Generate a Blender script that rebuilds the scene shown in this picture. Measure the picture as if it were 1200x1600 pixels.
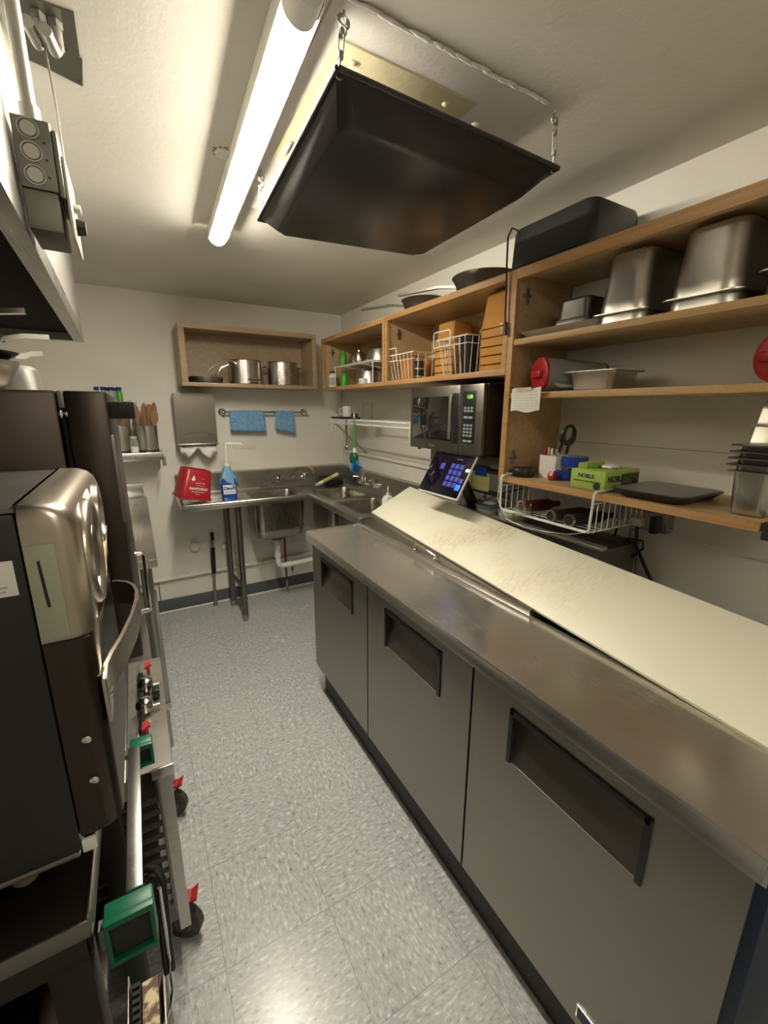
import bpy, bmesh, math, random
from mathutils import Vector, Matrix, Euler
random.seed(7)
for _o in list(bpy.data.objects): bpy.data.objects.remove(_o)
S = bpy.context.scene
C = S.collection
R = math.radians
PI = math.pi

# ---------------------------------------------------------------- camera
cam_d = bpy.data.cameras.new('camera'); cam = bpy.data.objects.new('camera', cam_d); C.objects.link(cam)
YAW, PITCH, ROLL, FPX, CAMH = 0.524473, 0.238094, 0.005771, 661.47, 1.50486
cy_, sy_, cp_, sp_ = math.cos(YAW), math.sin(YAW), math.cos(PITCH), math.sin(PITCH)
fw = Vector((sy_*cp_, cy_*cp_, -sp_)); rt = Vector((cy_, -sy_, 0)); up = rt.cross(fw)
rt2 = rt*math.cos(ROLL) + up*math.sin(ROLL); up2 = -rt*math.sin(ROLL) + up*math.cos(ROLL)
m = Matrix((rt2, up2, -fw)).transposed().to_4x4(); m.translation = Vector((0, 0, CAMH))
cam.matrix_world = m
cam_d.sensor_fit = 'VERTICAL'; cam_d.sensor_height = 36.0; cam_d.lens = FPX/1600*36.0; cam_d.clip_start = 0.02
S.camera = cam
# ---------------------------------------------------------------- world, exposure
w = bpy.data.worlds.new('world'); S.world = w; w.use_nodes = True
w.node_tree.nodes['Background'].inputs[0].default_value = (0.9, 0.95, 1, 1)
w.node_tree.nodes['Background'].inputs[1].default_value = 0.05
S.view_settings.view_transform = 'Standard'; S.view_settings.look = 'None'
S.view_settings.gamma = 1; S.view_settings.use_curve_mapping = False
S.view_settings.exposure = 2.25
LAMP_EMIT = 31.0
LAMP_REAR = 7.0

# ---------------------------------------------------------------- materials
def mat(name, col, rough=0.5, metal=0.0, **k):
    mt = bpy.data.materials.new(name); mt.use_nodes = True
    b = mt.node_tree.nodes['Principled BSDF']
    b.inputs['Base Color'].default_value = (*col, 1)
    b.inputs['Roughness'].default_value = rough
    b.inputs['Metallic'].default_value = metal
    for kk, v in k.items():
        b.inputs[kk.replace('_', ' ')].default_value = v
    return mt
def N(mt, typ, **k):
    n = mt.node_tree.nodes.new(typ)
    for a, v in k.items(): setattr(n, a, v)
    return n
def L(mt, a, b): mt.node_tree.links.new(a, b)
def bsdf(mt): return mt.node_tree.nodes['Principled BSDF']
def objco(mt, scale=(1, 1, 1), world=True):
    if world:
        tc = N(mt, 'ShaderNodeNewGeometry'); out = tc.outputs['Position']
    else:
        tc = N(mt, 'ShaderNodeTexCoord'); out = tc.outputs['Object']
    mp = N(mt, 'ShaderNodeMapping'); mp.inputs['Scale'].default_value = scale
    L(mt, out, mp.inputs[0]); return mp.outputs[0]
def noise(mt, co, scale, detail=4, rough=0.5):
    n = N(mt, 'ShaderNodeTexNoise'); n.inputs['Scale'].default_value = scale
    n.inputs['Detail'].default_value = detail; n.inputs['Roughness'].default_value = rough
    L(mt, co, n.inputs['Vector']); return n.outputs['Fac']
def ramp(mt, fac, stops):
    r = N(mt, 'ShaderNodeValToRGB'); e = r.color_ramp.elements
    while len(e) < len(stops): e.new(0.5)
    for el, (p, c) in zip(e, stops):
        el.position = p; el.color = (*c, 1) if len(c) == 3 else c
    L(mt, fac, r.inputs[0]); return r.outputs[0]
def mix(mt, fac, a, b, mode='MIX'):
    n = N(mt, 'ShaderNodeMix', data_type='RGBA', blend_type=mode)
    if isinstance(fac, (int, float)): n.inputs[0].default_value = fac
    else: L(mt, fac, n.inputs[0])
    for s, v in ((6, a), (7, b)):
        if isinstance(v, tuple): n.inputs[s].default_value = (*v, 1)
        else: L(mt, v, n.inputs[s])
    return n.outputs[2]
def mathn(mt, op, a, b=None, c=None):
    n = N(mt, 'ShaderNodeMath', operation=op)
    for i, v in enumerate((a, b, c)):
        if v is None: continue
        if isinstance(v, (int, float)): n.inputs[i].default_value = v
        else: L(mt, v, n.inputs[i])
    return n.outputs[0]
def bump(mt, h, strength=0.2, dist=0.01):
    n = N(mt, 'ShaderNodeBump'); n.inputs['Strength'].default_value = strength; n.inputs['Distance'].default_value = dist
    L(mt, h, n.inputs['Height']); L(mt, n.outputs[0], bsdf(mt).inputs['Normal'])

def painted(name, c1, c2, bs=0.25, scale=40, rough=0.55):
    mt = mat(name, c1, rough)
    co = objco(mt)
    L(mt, ramp(mt, noise(mt, co, 3, 5), [(0.35, c1), (0.7, c2)]), bsdf(mt).inputs['Base Color'])
    bump(mt, noise(mt, co, scale, 6, 0.6), bs, 0.004)
    return mt
M = {}
M['wall'] = painted('wall_paint', (0.80, 0.775, 0.70), (0.74, 0.71, 0.63), 0.18)
M['ceiling'] = painted('ceiling_paint', (0.72, 0.695, 0.63), (0.66, 0.635, 0.56), 0.2, 60)
M['ceilpanel'] = painted('ceiling_panel_paint', (0.74, 0.71, 0.65), (0.67, 0.645, 0.58), 0.28, 50)
M['hatch'] = painted('hatch_paint', (0.62, 0.57, 0.36), (0.54, 0.49, 0.29), 0.3, 50)

def brushed(name, col, rough, axis='X', var=0.12, scratch=0.0, aniso=0.0, c2=None):
    mt = mat(name, col, rough, 1.0)
    sc = {"X": (1.2, 260, 260), "Y": (260, 1.2, 260), "Z": (260, 260, 1.2)}[axis]
    f = noise(mt, objco(mt, sc), 3, 4)
    g = noise(mt, objco(mt), 4, 6, 0.65)
    r = mathn(mt, 'MULTIPLY_ADD', f, var, rough - var/2)
    r2 = mathn(mt, 'MULTIPLY_ADD', g, var*1.6, mathn(mt, 'SUBTRACT', r, var*0.8))
    L(mt, r2, bsdf(mt).inputs['Roughness'])
    c2 = c2 or tuple(x*0.92 for x in col)
    L(mt, ramp(mt, mathn(mt, 'MULTIPLY_ADD', f, 0.4, mathn(mt, 'MULTIPLY', g, 0.6)), [(0.3, c2), (0.7, col)]), bsdf(mt).inputs['Base Color'])
    return mt
M['steel'] = brushed('brushed_steel', (0.56, 0.54, 0.50), 0.30, 'X')
M['steel_y'] = brushed('brushed_steel_long', (0.55, 0.53, 0.49), 0.30, 'Y')
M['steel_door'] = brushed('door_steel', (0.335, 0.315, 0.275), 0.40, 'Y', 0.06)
M['steel_top'] = brushed('worktop_steel', (0.74, 0.71, 0.66), 0.24, 'Y', 0.12)
bsdf(M['steel_top']).inputs['Metallic'].default_value = 0.93
M['steel_dark'] = brushed('dull_dark_steel', (0.24, 0.225, 0.20), 0.38, 'Z')
M['steel_oven'] = brushed('oven_steel', (0.52, 0.46, 0.38), 0.30, 'Z', 0.08)  # warm tint paints in the oven's brownish reflections
M['steel_brown_refl'] = brushed('brown_reflection_steel', (0.075, 0.060, 0.050), 0.36, 'Z', 0.05)  # brown reflections put into the steel's base colour
M['steel_black'] = brushed('shade_darkened_steel', (0.055, 0.050, 0.042), 0.45, 'Z', 0.08)  # shade of the lower left put into the table's steel colour
M['rack_dark'] = mat('dark_matte_rack', (0.05, 0.045, 0.035), 0.6)  # plain dark matte colour for the slide racks
M['tanfoot'] = mat('tan_foot', (0.16, 0.13, 0.08), 0.5)
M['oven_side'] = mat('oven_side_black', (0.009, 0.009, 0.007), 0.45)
M['steel_cover'] = brushed('dispenser_cover_steel', (0.22, 0.20, 0.165), 0.35, 'Z', 0.06)
M['pan'] = brushed('hotel_pan_steel', (0.60, 0.575, 0.51), 0.34, 'Z', 0.15)
M['steel_bowl'] = brushed('sink_bowl_steel', (0.40, 0.375, 0.325), 0.28, 'Z', 0.10)
M['chrome'] = mat('chrome', (0.75, 0.73, 0.69), 0.12, 1.0)
M['galv_dark'] = brushed('darkened_galvanised', (0.20, 0.195, 0.165), 0.5, 'Z', 0.1)  # darker galvanised tone, shade on the switch box put into the colour
M['galv'] = brushed('galvanised_steel', (0.42, 0.41, 0.37), 0.45, 'Z', 0.2)
M['blackmetal'] = mat('black_enamel', (0.022, 0.018, 0.017), 0.32, 0.0, Specular_IOR_Level=0.5)
M['black'] = mat('black_plastic', (0.012, 0.012, 0.012), 0.35)
M['blackmatte'] = mat('black_matte', (0.012, 0.011, 0.010), 0.7)
M['hoodblack'] = mat('shaded_hood_underside', (0.008, 0.006, 0.005), 0.7, Specular_IOR_Level=0.1)  # black underside, with the near-left shade put into its colour too
M['rubber'] = mat('rubber_base', (0.085, 0.095, 0.10), 0.5)
M['kick'] = mat('kick_plate', (0.028, 0.025, 0.022), 0.6)
M['white'] = mat('white_plastic', (0.78, 0.77, 0.72), 0.35)
M['pvc'] = mat('white_pvc', (0.70, 0.68, 0.60), 0.35)
M['whitewire'] = mat('white_coated_wire', (0.75, 0.74, 0.70), 0.35)
M['paper'] = mat('paper', (0.78, 0.76, 0.72), 0.8)
M['note'] = mat('note_paper', (0.75, 0.73, 0.67), 0.8)
M['ink'] = mat('ink', (0.03, 0.03, 0.035), 0.7)
M['fadedink'] = mat('faded_ink', (0.42, 0.41, 0.385), 0.8)
M['red'] = mat('red_plastic', (0.38, 0.010, 0.018), 0.35)
M['redmetal'] = mat('red_enamel', (0.36, 0.025, 0.025), 0.35)
M['darkred'] = mat('dark_red', (0.08, 0.006, 0.012), 0.3)
M['green'] = mat('green_plastic', (0.0, 0.105, 0.05), 0.4)
M['canopy'] = brushed('hood_steel', (0.60, 0.585, 0.54), 0.42, 'X', 0.03)
M['limegreen'] = mat('lime_green', (0.06, 0.33, 0.03), 0.35)
M['boxgreen'] = mat('carton_green', (0.36, 0.52, 0.10), 0.5)
M['blue'] = mat('blue_plastic', (0.01, 0.05, 0.38), 0.35)
M['bluecap'] = mat('dark_blue_cap', (0.01, 0.015, 0.14), 0.4)
M['brushblue'] = mat('bristle_blue', (0.03, 0.25, 0.55), 0.5)
M['navy'] = mat('navy_reflection_and_badge', (0.010, 0.022, 0.05), 0.4)
M['cream'] = mat('cream_plastic', (0.55, 0.50, 0.36), 0.4)
M['greenpanel'] = mat('pale_green_panel', (0.40, 0.42, 0.30), 0.55, 0.3)
M['terry'] = mat('blue_cloth', (0.20, 0.40, 0.64), 0.95)
bump(M['terry'], noise(M['terry'], objco(M['terry']), 260, 3), 0.6, 0.004)
_c = objco(M['terry']); L(M['terry'], ramp(M['terry'], noise(M['terry'], _c, 90, 4), [(0.35, (0.13, 0.30, 0.52)), (0.65, (0.25, 0.46, 0.70))]), bsdf(M['terry']).inputs['Base Color'])
M['glass'] = mat('clear_glass', (0.95, 0.97, 0.96), 0.05, 0.0, Transmission_Weight=1.0, IOR=1.3)
M['clearplast'] = mat('clear_plastic', (0.85, 0.88, 0.86), 0.15, 0.0, Transmission_Weight=0.8, IOR=1.2)
M['amber'] = mat('amber_plastic', (0.95, 0.56, 0.17), 0.12, 0.0, Transmission_Weight=0.6, IOR=1.3)
M['smoke'] = mat('smoked_plastic', (0.05, 0.045, 0.04), 0.12, 0.0, Transmission_Weight=0.3, IOR=1.3)
M['brown_hose'] = mat('brown_hose', (0.25, 0.15, 0.05), 0.4)
M['copper'] = mat('red_pipe', (0.16, 0.03, 0.015), 0.4)
M['spoonwood'] = mat('spoon_wood', (0.25, 0.135, 0.055), 0.6)
M['food'] = mat('pale_food', (0.55, 0.50, 0.28), 0.7)
M['screen'] = mat('tablet_glass', (0.006, 0.004, 0.014), 0.06)
M['mwglass'] = mat('microwave_glass', (0.010, 0.010, 0.009), 0.04)
M['mwglass'].node_tree.nodes['Principled BSDF'].inputs['Coat Weight'].default_value = 1.0
M['tape'] = mat('yellow_sticky_note', (0.55, 0.55, 0.22), 0.8)
def emis(name, col, st):
    mt = mat(name, col, 0.4); b = bsdf(mt)
    b.inputs['Emission Color'].default_value = (*col, 1); b.inputs['Emission Strength'].default_value = st
    return mt
M['lamp'] = emis('lamp_diffuser', (1.0, 0.92, 0.77), LAMP_EMIT)
M['lamp_rear'] = emis('rear_lamp_diffuser', (1.0, 0.92, 0.78), LAMP_REAR)
M['led'] = emis('green_led', (0.25, 0.8, 0.12), 0.25)
M['bluekey'] = emis('blue_key', (0.03, 0.035, 0.25), 0.16)
M['brightkey'] = emis('bright_blue_key', (0.02, 0.13, 0.9), 0.32)
M['key'] = mat('pale_keys', (0.30, 0.36, 0.38), 0.5)

def wood(name, c1, c2, axis='Y', rough=0.5, speck=True):
    mt = mat(name, c1, rough)
    sc = {'X': (1.5, 30, 30), 'Y': (30, 1.5, 30), 'Z': (30, 30, 1.5), 'N': (25, 25, 25)}[axis]
    f = noise(mt, objco(mt, sc), 2.5, 6, 0.65)
    c = ramp(mt, f, [(0.3, c2), (0.62, c1)])
    if speck:
        g = noise(mt, objco(mt), 180, 3, 0.6)
        c = mix(mt, ramp(mt, g, [(0.55, (0, 0, 0)), (0.72, (0.35, 0.35, 0.35))]), c, tuple(x*0.6 for x in c2))
    L(mt, c, bsdf(mt).inputs['Base Color'])
    return mt
M['wood'] = wood('maple_melamine', (0.52, 0.37, 0.19), (0.44, 0.30, 0.145), 'N')
M['edge'] = wood('raw_wood_edge', (0.50, 0.29, 0.12), (0.36, 0.185, 0.065), 'Y')
M['edgedark'] = wood('brown_wood_edge', (0.20, 0.11, 0.05), (0.14, 0.07, 0.03), 'Y')
M['shelfwood'] = wood('pine_shelf', (0.52, 0.34, 0.15), (0.44, 0.27, 0.11), 'Y')
M['backwood'] = wood('pale_back_cabinet', (0.47, 0.36, 0.23), (0.38, 0.28, 0.165), 'N')
M['backedge'] = wood('pale_cabinet_edge', (0.44, 0.31, 0.19), (0.34, 0.22, 0.12), 'X')

# floor: 12-inch vinyl composition tiles, alternating grain, flecks, dark joints
def floor_mat():
    mt = mat('vinyl_tiles', (0.5, 0.5, 0.5), 0.32)
    T = 0.3048
    g = N(mt, 'ShaderNodeNewGeometry'); sx = N(mt, 'ShaderNodeSeparateXYZ'); L(mt, g.outputs['Position'], sx.inputs[0])
    u = mathn(mt, 'DIVIDE', mathn(mt, 'SUBTRACT', sx.outputs[0], 0.0483), T)
    v = mathn(mt, 'DIVIDE', mathn(mt, 'SUBTRACT', sx.outputs[1], 0.9377), T)
    def joint(a):
        fr = mathn(mt, 'FRACT', mathn(mt, 'ADD', a, 20.0)); d = mathn(mt, 'ABSOLUTE', mathn(mt, 'SUBTRACT', fr, 0.5))
        return mathn(mt, 'GREATER_THAN', d, 0.4965)
    jn = mathn(mt, 'MAXIMUM', joint(u), joint(v))
    par = mathn(mt, 'MODULO', mathn(mt, 'ADD', mathn(mt, 'FLOOR', mathn(mt, 'ADD', u, 20.0)), mathn(mt, 'FLOOR', mathn(mt, 'ADD', v, 20.0))), 2.0)
    def flecks(sc):
        co = objco(mt, sc)
        a = noise(mt, co, 5.0, 4, 0.62)
        return a
    a1 = flecks((22, 9, 10)); a2 = flecks((9, 22, 10))
    fa = N(mt, 'ShaderNodeMix'); L(mt, par, fa.inputs[0]); L(mt, a1, fa.inputs[2]); L(mt, a2, fa.inputs[3])
    col = ramp(mt, fa.outputs[0], [(0.30, (0.15, 0.165, 0.17)), (0.41, (0.355, 0.375, 0.37)), (0.56, (0.43, 0.45, 0.44)), (0.68, (0.68, 0.69, 0.65))])
    # big slow wear: paler walkway with a bluer rim
    wear = noise(mt, objco(mt), 1.4, 3)
    col = mix(mt, ramp(mt, wear, [(0.4, (0, 0, 0)), (0.65, (0.5, 0.5, 0.5))]), col, mix(mt, 0.5, col, (0.52, 0.52, 0.48)))
    col = mix(mt, mathn(mt, 'MULTIPLY', jn, 0.6), col, (0.16, 0.165, 0.16))
    L(mt, col, bsdf(mt).inputs['Base Color'])
    L(mt, mathn(mt, 'MULTIPLY_ADD', noise(mt, objco(mt), 5, 4), 0.16, 0.17), bsdf(mt).inputs['Roughness'])
    bump(mt, mathn(mt, 'MULTIPLY_ADD', jn, -1.0, mathn(mt, 'MULTIPLY', fa.outputs[0], 0.3)), 0.15, 0.003)
    return mt
M['floor'] = floor_mat()
# cream cutting board with knife-mark stains across the middle
def board_mat():
    mt = mat('cream_board', (0.72, 0.70, 0.56), 0.45)
    co = objco(mt, (1, 1, 1), False)
    big = noise(mt, co, 3.2, 3)
    sx = N(mt, 'ShaderNodeSeparateXYZ'); L(mt, co, sx.inputs[0])
    # distance from the used zone along the board
    d = mathn(mt, 'ABSOLUTE', mathn(mt, 'ADD', sx.outputs[1], 0.80))
    zone = mathn(mt, 'SUBTRACT', 1.0, mathn(mt, 'MULTIPLY', d, 1.7))
    knife = noise(mt, objco(mt, (14, 60, 10), False), 3, 6, 0.7)
    k = mathn(mt, 'MULTIPLY', mathn(mt, 'MAXIMUM', zone, 0.0), ramp(mt, knife, [(0.40, (0, 0, 0)), (0.66, (0.9, 0.9, 0.9))]))
    k = mathn(mt, 'MULTIPLY', k, ramp(mt, big, [(0.42, (0.1, 0.1, 0.1)), (0.6, (1, 1, 1))]))
    col = mix(mt, k, (0.72, 0.70, 0.555), (0.40, 0.30, 0.15))
    L(mt, col, bsdf(mt).inputs['Base Color']); return mt
M['board'] = board_mat()

# ---------------------------------------------------------------- mesh helpers
class MB:
    def __init__(s, local=False):
        s.bm = bmesh.new(); s.local = local; s.M = Matrix.Identity(4); s.mi = 0
    def _fin(s, vs, fs):
        for f in fs: f.material_index = s.mi
        if s.M != Matrix.Identity(4):
            bmesh.ops.transform(s.bm, matrix=s.M, verts=list(vs))
    def box(s, x0, x1, y0, y1, z0, z1, bev=0.0, seg=2):
        if x0 > x1: x0, x1 = x1, x0
        if y0 > y1: y0, y1 = y1, y0
        if z0 > z1: z0, z1 = z1, z0
        b = bmesh.new()
        r = bmesh.ops.create_cube(b, size=1)
        for v in b.verts:
            v.co = Vector(((x0+x1)/2 + v.co.x*(x1-x0), (y0+y1)/2 + v.co.y*(y1-y0), (z0+z1)/2 + v.co.z*(z1-z0)))
        if bev > 0:
            bmesh.ops.bevel(b, geom=list(b.edges), offset=min(bev, (x1-x0)*.49, (y1-y0)*.49, (z1-z0)*.49), segments=seg, affect='EDGES', profile=0.5)
        s.merge(b); return s
    def merge(s, b, mtx=None):
        vm = {}
        T = s.M @ mtx if mtx else s.M
        for v in b.verts: vm[v] = s.bm.verts.new(T @ v.co)
        flip = T.determinant() < 0
        for f in b.faces:
            vs = [vm[v] for v in f.verts]
            if flip: vs.reverse()
            try: nf = s.bm.faces.new(vs); nf.material_index = s.mi
            except ValueError: pass
        b.free()
    def ring(s, pts): return [s.bm.verts.new(s.M @ Vector(p)) for p in pts]
    def face(s, vs):
        try: f = s.bm.faces.new(vs); f.material_index = s.mi; return f
        except ValueError: return None
    def loft(s, rings, closed=True, cap0=True, cap1=True, loop=False):
        rs = [s.ring(r) for r in rings]
        n = len(rs[0])
        pairs = list(zip(rs, rs[1:])) + ([(rs[-1], rs[0])] if loop else [])
        for a, b in pairs:
            for i in range(n if closed else n-1):
                j = (i+1) % n
                s.face([a[i], a[j], b[j], b[i]])
        if cap0 and not loop and closed: s.face(list(reversed(rs[0])))
        if cap1 and not loop and closed: s.face(rs[-1])
        return s
    def cyl(s, c, r, h, axis='Z', r2=None, seg=24):
        """c = centre of the base, h along the axis"""
        r2 = r if r2 is None else r2
        ax = {'X': Vector((1, 0, 0)), 'Y': Vector((0, 1, 0)), 'Z': Vector((0, 0, 1))}[axis] if isinstance(axis, str) else Vector(axis).normalized()
        a = ax.orthogonal().normalized(); b = ax.cross(a)
        c = Vector(c)
        s.loft([[c + (a*math.cos(t)+b*math.sin(t))*r for t in [2*PI*i/seg for i in range(seg)]],
                [c + ax*h + (a*math.cos(t)+b*math.sin(t))*r2 for t in [2*PI*i/seg for i in range(seg)]]])
        return s
    def lathe(s, prof, c=(0, 0, 0), axis='Z', seg=32, closed_prof=False):
        ax = {'X': Vector((1, 0, 0)), 'Y': Vector((0, 1, 0)), 'Z': Vector((0, 0, 1))}[axis] if isinstance(axis, str) else Vector(axis).normalized()
        a = ax.orthogonal().normalized(); b = ax.cross(a); c = Vector(c)
        rings = [[c + ax*z + (a*math.cos(2*PI*i/seg)+b*math.sin(2*PI*i/seg))*max(r, 1e-5) for i in range(seg)] for r, z in prof]
        s.loft(rings, cap0=not closed_prof, cap1=not closed_prof, loop=closed_prof); return s
    def tube(s, pts, r, seg=8, closed=False, r2=None):
        pts = [Vector(p) for p in pts]; n = len(pts)
        t0 = (pts[1]-pts[0]).normalized(); a = t0.orthogonal().normalized(); rings = []
        for i in range(n):
            if closed: t = (pts[(i+1) % n]-pts[i-1]).normalized()
            else: t = (pts[min(i+1, n-1)]-pts[max(i-1, 0)]).normalized()
            a = (a - t*a.dot(t)); a = a.normalized() if a.length > 1e-6 else t.orthogonal().normalized()
            b = t.cross(a)
            rr = r if r2 is None else r + (r2-r)*i/(n-1)
            rings.append([pts[i] + (a*math.cos(2*PI*k/seg)+b*math.sin(2*PI*k/seg))*rr for k in range(seg)])
        s.loft(rings, loop=closed); return s
    def prism(s, poly, axis, a0, a1):
        """poly = 2D points in the plane perpendicular to axis (X: yz, Y: xz, Z: xy)"""
        f = {'X': lambda p, t: (t, p[0], p[1]), 'Y': lambda p, t: (p[0], t, p[1]), 'Z': lambda p, t: (p[0], p[1], t)}[axis]
        s.loft([[f(p, a0) for p in poly], [f(p, a1) for p in poly]]); return s
    def vessel(s, prof, cx=0, cy=0, n=5, thick=0.0):
        """prof: list of (half_x, half_y, z, corner_r) outer bottom to inner bottom"""
        s.loft([rrect(cx, cy, hx, hy, rr, z, n) for hx, hy, z, rr in prof]); return s
    def sphere(s, c, r, sc=(1, 1, 1), seg=16):
        b = bmesh.new(); bmesh.ops.create_uvsphere(b, u_segments=seg, v_segments=seg//2+2, radius=r)
        for v in b.verts: v.co = Vector((v.co.x*sc[0], v.co.y*sc[1], v.co.z*sc[2])) + Vector(c)
        s.merge(b); return s
    def text(s, body, mtx, size, ext=0.0004, align='CENTER', bold=0.0):
        cu = bpy.data.curves.new('t', 'FONT'); cu.body = body; cu.size = size; cu.extrude = ext; cu.align_x = align; cu.align_y = 'CENTER'; cu.offset = bold; cu.resolution_u = 3
        o = bpy.data.objects.new('t', cu); C.objects.link(o)
        bpy.context.view_layer.update()
        me = bpy.data.meshes.new_from_object(o)
        b = bmesh.new(); b.from_mesh(me); s.merge(b, mtx)
        bpy.data.objects.remove(o); bpy.data.meshes.remove(me); bpy.data.curves.remove(cu); return s
    def build(s, name, mats, parent=None, smooth=35, label=None, cat=None, group=None, kind=None, origin=None, recalc=True):
        if recalc: bmesh.ops.recalc_face_normals(s.bm, faces=list(s.bm.faces))
        if parent is not None:
            if not s.local:
                off = parent['_w'] if '_w' in parent else (0, 0, 0)
                bmesh.ops.translate(s.bm, vec=-Vector(off), verts=list(s.bm.verts))
                wl = Vector(off)
            else: wl = None
        else:
            if origin is None:
                xs = [v.co for v in s.bm.verts]
                origin = ((min(v.x for v in xs)+max(v.x for v in xs))/2, (min(v.y for v in xs)+max(v.y for v in xs))/2, min(v.z for v in xs))
            bmesh.ops.translate(s.bm, vec=-Vector(origin), verts=list(s.bm.verts)); wl = Vector(origin)
        me = bpy.data.meshes.new(name); s.bm.to_mesh(me); s.bm.free()
        if not isinstance(mats, (list, tuple)): mats = [mats]
        for mm in mats: me.materials.append(M[mm] if isinstance(mm, str) else mm)
        if smooth:
            me.polygons.foreach_set('use_smooth', [True]*len(me.polygons)); me.set_sharp_from_angle(angle=R(smooth))
        o = bpy.data.objects.new(name, me); C.objects.link(o)
        if parent is not None:
            o.parent = parent
            if wl is not None: o['_w'] = tuple(wl)
        else: o.location = origin; o['_w'] = tuple(origin)
        if label: o['label'] = label
        if cat: o['category'] = cat
        if group: o['group'] = group
        if kind: o['kind'] = kind
        return o
def rrect(cx, cy, hx, hy, r, z, n=5):
    r = min(r, hx*0.999, hy*0.999); out = []
    for qx, qy, a0 in ((1, 1, 0), (-1, 1, 90), (-1, -1, 180), (1, -1, 270)):
        for i in range(n+1):
            a = R(a0 + 90*i/n)
            out.append((cx+qx*(hx-r)+r*math.cos(a), cy+qy*(hy-r)+r*math.sin(a), z))
    return out
def thing(name, label, cat, loc=(0, 0, 0), rz=0.0, group=None, rot=None):
    o = bpy.data.objects.new(name, None); C.objects.link(o); o.empty_display_size = 0.05
    o.location = loc; o.rotation_euler = rot or (0, 0, rz)
    o['label'] = label; o['category'] = cat
    if group: o['group'] = group
    o['_w'] = tuple(loc) if not rot and not rz else (0, 0, 0)
    return o
def struct(name, mb, mats, **k):
    return mb.build(name, mats, None, kind='structure', origin=(0, 0, 0), **k)
def dup(root, loc, rz=None, label=None):
    r = root.copy(); C.objects.link(r); r.location = loc
    if rz is not None: r.rotation_euler = (0, 0, rz)
    if label: r['label'] = label
    for ch in list(root.children):
        c = ch.copy(); C.objects.link(c); c.parent = r
        for g in list(ch.children):
            d = g.copy(); C.objects.link(d); d.parent = c
    return r
def arc(c, r, a0, a1, n, plane='XZ'):
    out = []
    for i in range(n+1):
        a = R(a0 + (a1-a0)*i/n); x, y = r*math.cos(a), r*math.sin(a)
        out.append({'XZ': (c[0]+x, c[1], c[2]+y), 'XY': (c[0]+x, c[1]+y, c[2]), 'YZ': (c[0], c[1]+x, c[2]+y)}[plane])
    return out
RX90 = Matrix.Rotation(R(90), 4, 'X')
def TX(x, y, z): return Matrix.Translation((x, y, z))

M['chrome_soft'] = mat('bright_trim', (0.72, 0.70, 0.66), 0.3, 0.85)
# ================================================================ ROOM SHELL
XW, YB, ZC, XL, YF = 1.53, 3.36, 2.235, -0.86, -1.35
b = MB(); b.box(XL-.1, XW+.1, YF-.1, YB+.1, -.06, 0); struct('floor', b, 'floor', smooth=0)
b = MB(); b.box(XL-.1, XW+.1, YF-.1, YB+.1, ZC, ZC+.06); struct('ceiling', b, 'ceiling', smooth=0)
b = MB(); b.box(XL-.1, XW+.1, YB, YB+.08, 0, ZC); struct('wall_back', b, 'wall', smooth=0)
b = MB(); b.box(XW, XW+.08, YF, YB, 0, ZC); struct('wall_right', b, 'wall', smooth=0)
b = MB(); b.box(XL-.08, XL, YF, YB, 0, ZC); struct('wall_left', b, 'wall', smooth=0)
b = MB(); b.box(XL-.1, XW+.1, YF-.08, YF, 0, ZC); struct('wall_front', b, 'wall', smooth=0)
b = MB(); b.box(XL, 1.50, YB-.008, YB, .012, .105, .002); struct('baseboard_back', b, 'rubber')
b = MB(); b.tube([(XL, YB-.014, .008), (1.50, YB-.014, .008)], .009, 8); struct('trim_1', b, 'ceiling')
b = MB(); b.box(.40, .955, .875, 1.80, ZC-.006, ZC, .003)
for i in range(46):
    t = i/45; b.sphere((.43+.52*t, .873+random.uniform(-.003, .003), ZC-.0045), .0045+random.uniform(0, .0022), (3.0, .8, .6), 8)
struct('trim_2', b, 'ceilpanel')
b = MB(); b.box(XW-.0015, XW, .20, 1.20, 1.3815, 1.3838); struct('trim_3', b, 'fadedink')
b = MB(); b.box(XW-.016, XW, 2.0, 3.33, 1.150, 1.178, .004); struct('trim_4', b, 'wall')

# ceiling access hatch above the tray
t = thing('ceiling_hatch', 'faded yellow-green square access panel in the ceiling above the black tray', 'hatch', (.63, 1.2, ZC-.006))
b = MB(); b.box(.440, .808, .955, 1.42, ZC-.011, ZC-.0062, .002); b.build('panel', 'hatch', t)
for x, y in ((.785, 1.06), (.462, 1.36)):
    b = MB(); b.box(x-.004, x+.004, y-.035, y+.035, ZC-.016, ZC-.011, .001); b.tube([(x, y-.03, ZC-.016), (x, y+.03, ZC-.016)], .0035, 6); b.build('hinge', 'fadedink', t)
for x, y in ((.49, .992), (.74, .992), (.47, 1.30)):
    b = MB(); b.sphere((x, y, ZC-.012), .008, (1.3, 1, .5), 8); b.build('putty_dab', 'hatch', t)
b = MB(); b.lathe([(.0, 0), (.026, 0), (.026, -.004), (.014, -.006), (.0, -.006)], (.318, 1.50, ZC-.0015)); b.box(.300, .306, 1.495, 1.505, ZC-.009, ZC-.006)
cc = b.build('ceiling_cover', 'white', label='small round patched cover in the ceiling beside the long lamp', cat='cover plate')
b = MB(); b.loft([[(.318+(.030+.007*math.sin(k*2.3)+.004*math.cos(k*5.1))*math.cos(2*PI*k/30), 1.50+(.030+.007*math.sin(k*2.3))*math.sin(2*PI*k/30), z) for k in range(30)] for z in (ZC-.0004, ZC-.0012)]); b.build('torn_hole', 'brown_hose', cc)
b = MB(); b.sphere((.86, 1.02, ZC-.006), .010, (1.4, 1, .7), 8); b.build('plaster_blob', 'ceiling', label='small blob of plaster on the ceiling beside the tray hook nearest the wall', cat='plaster')

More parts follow.
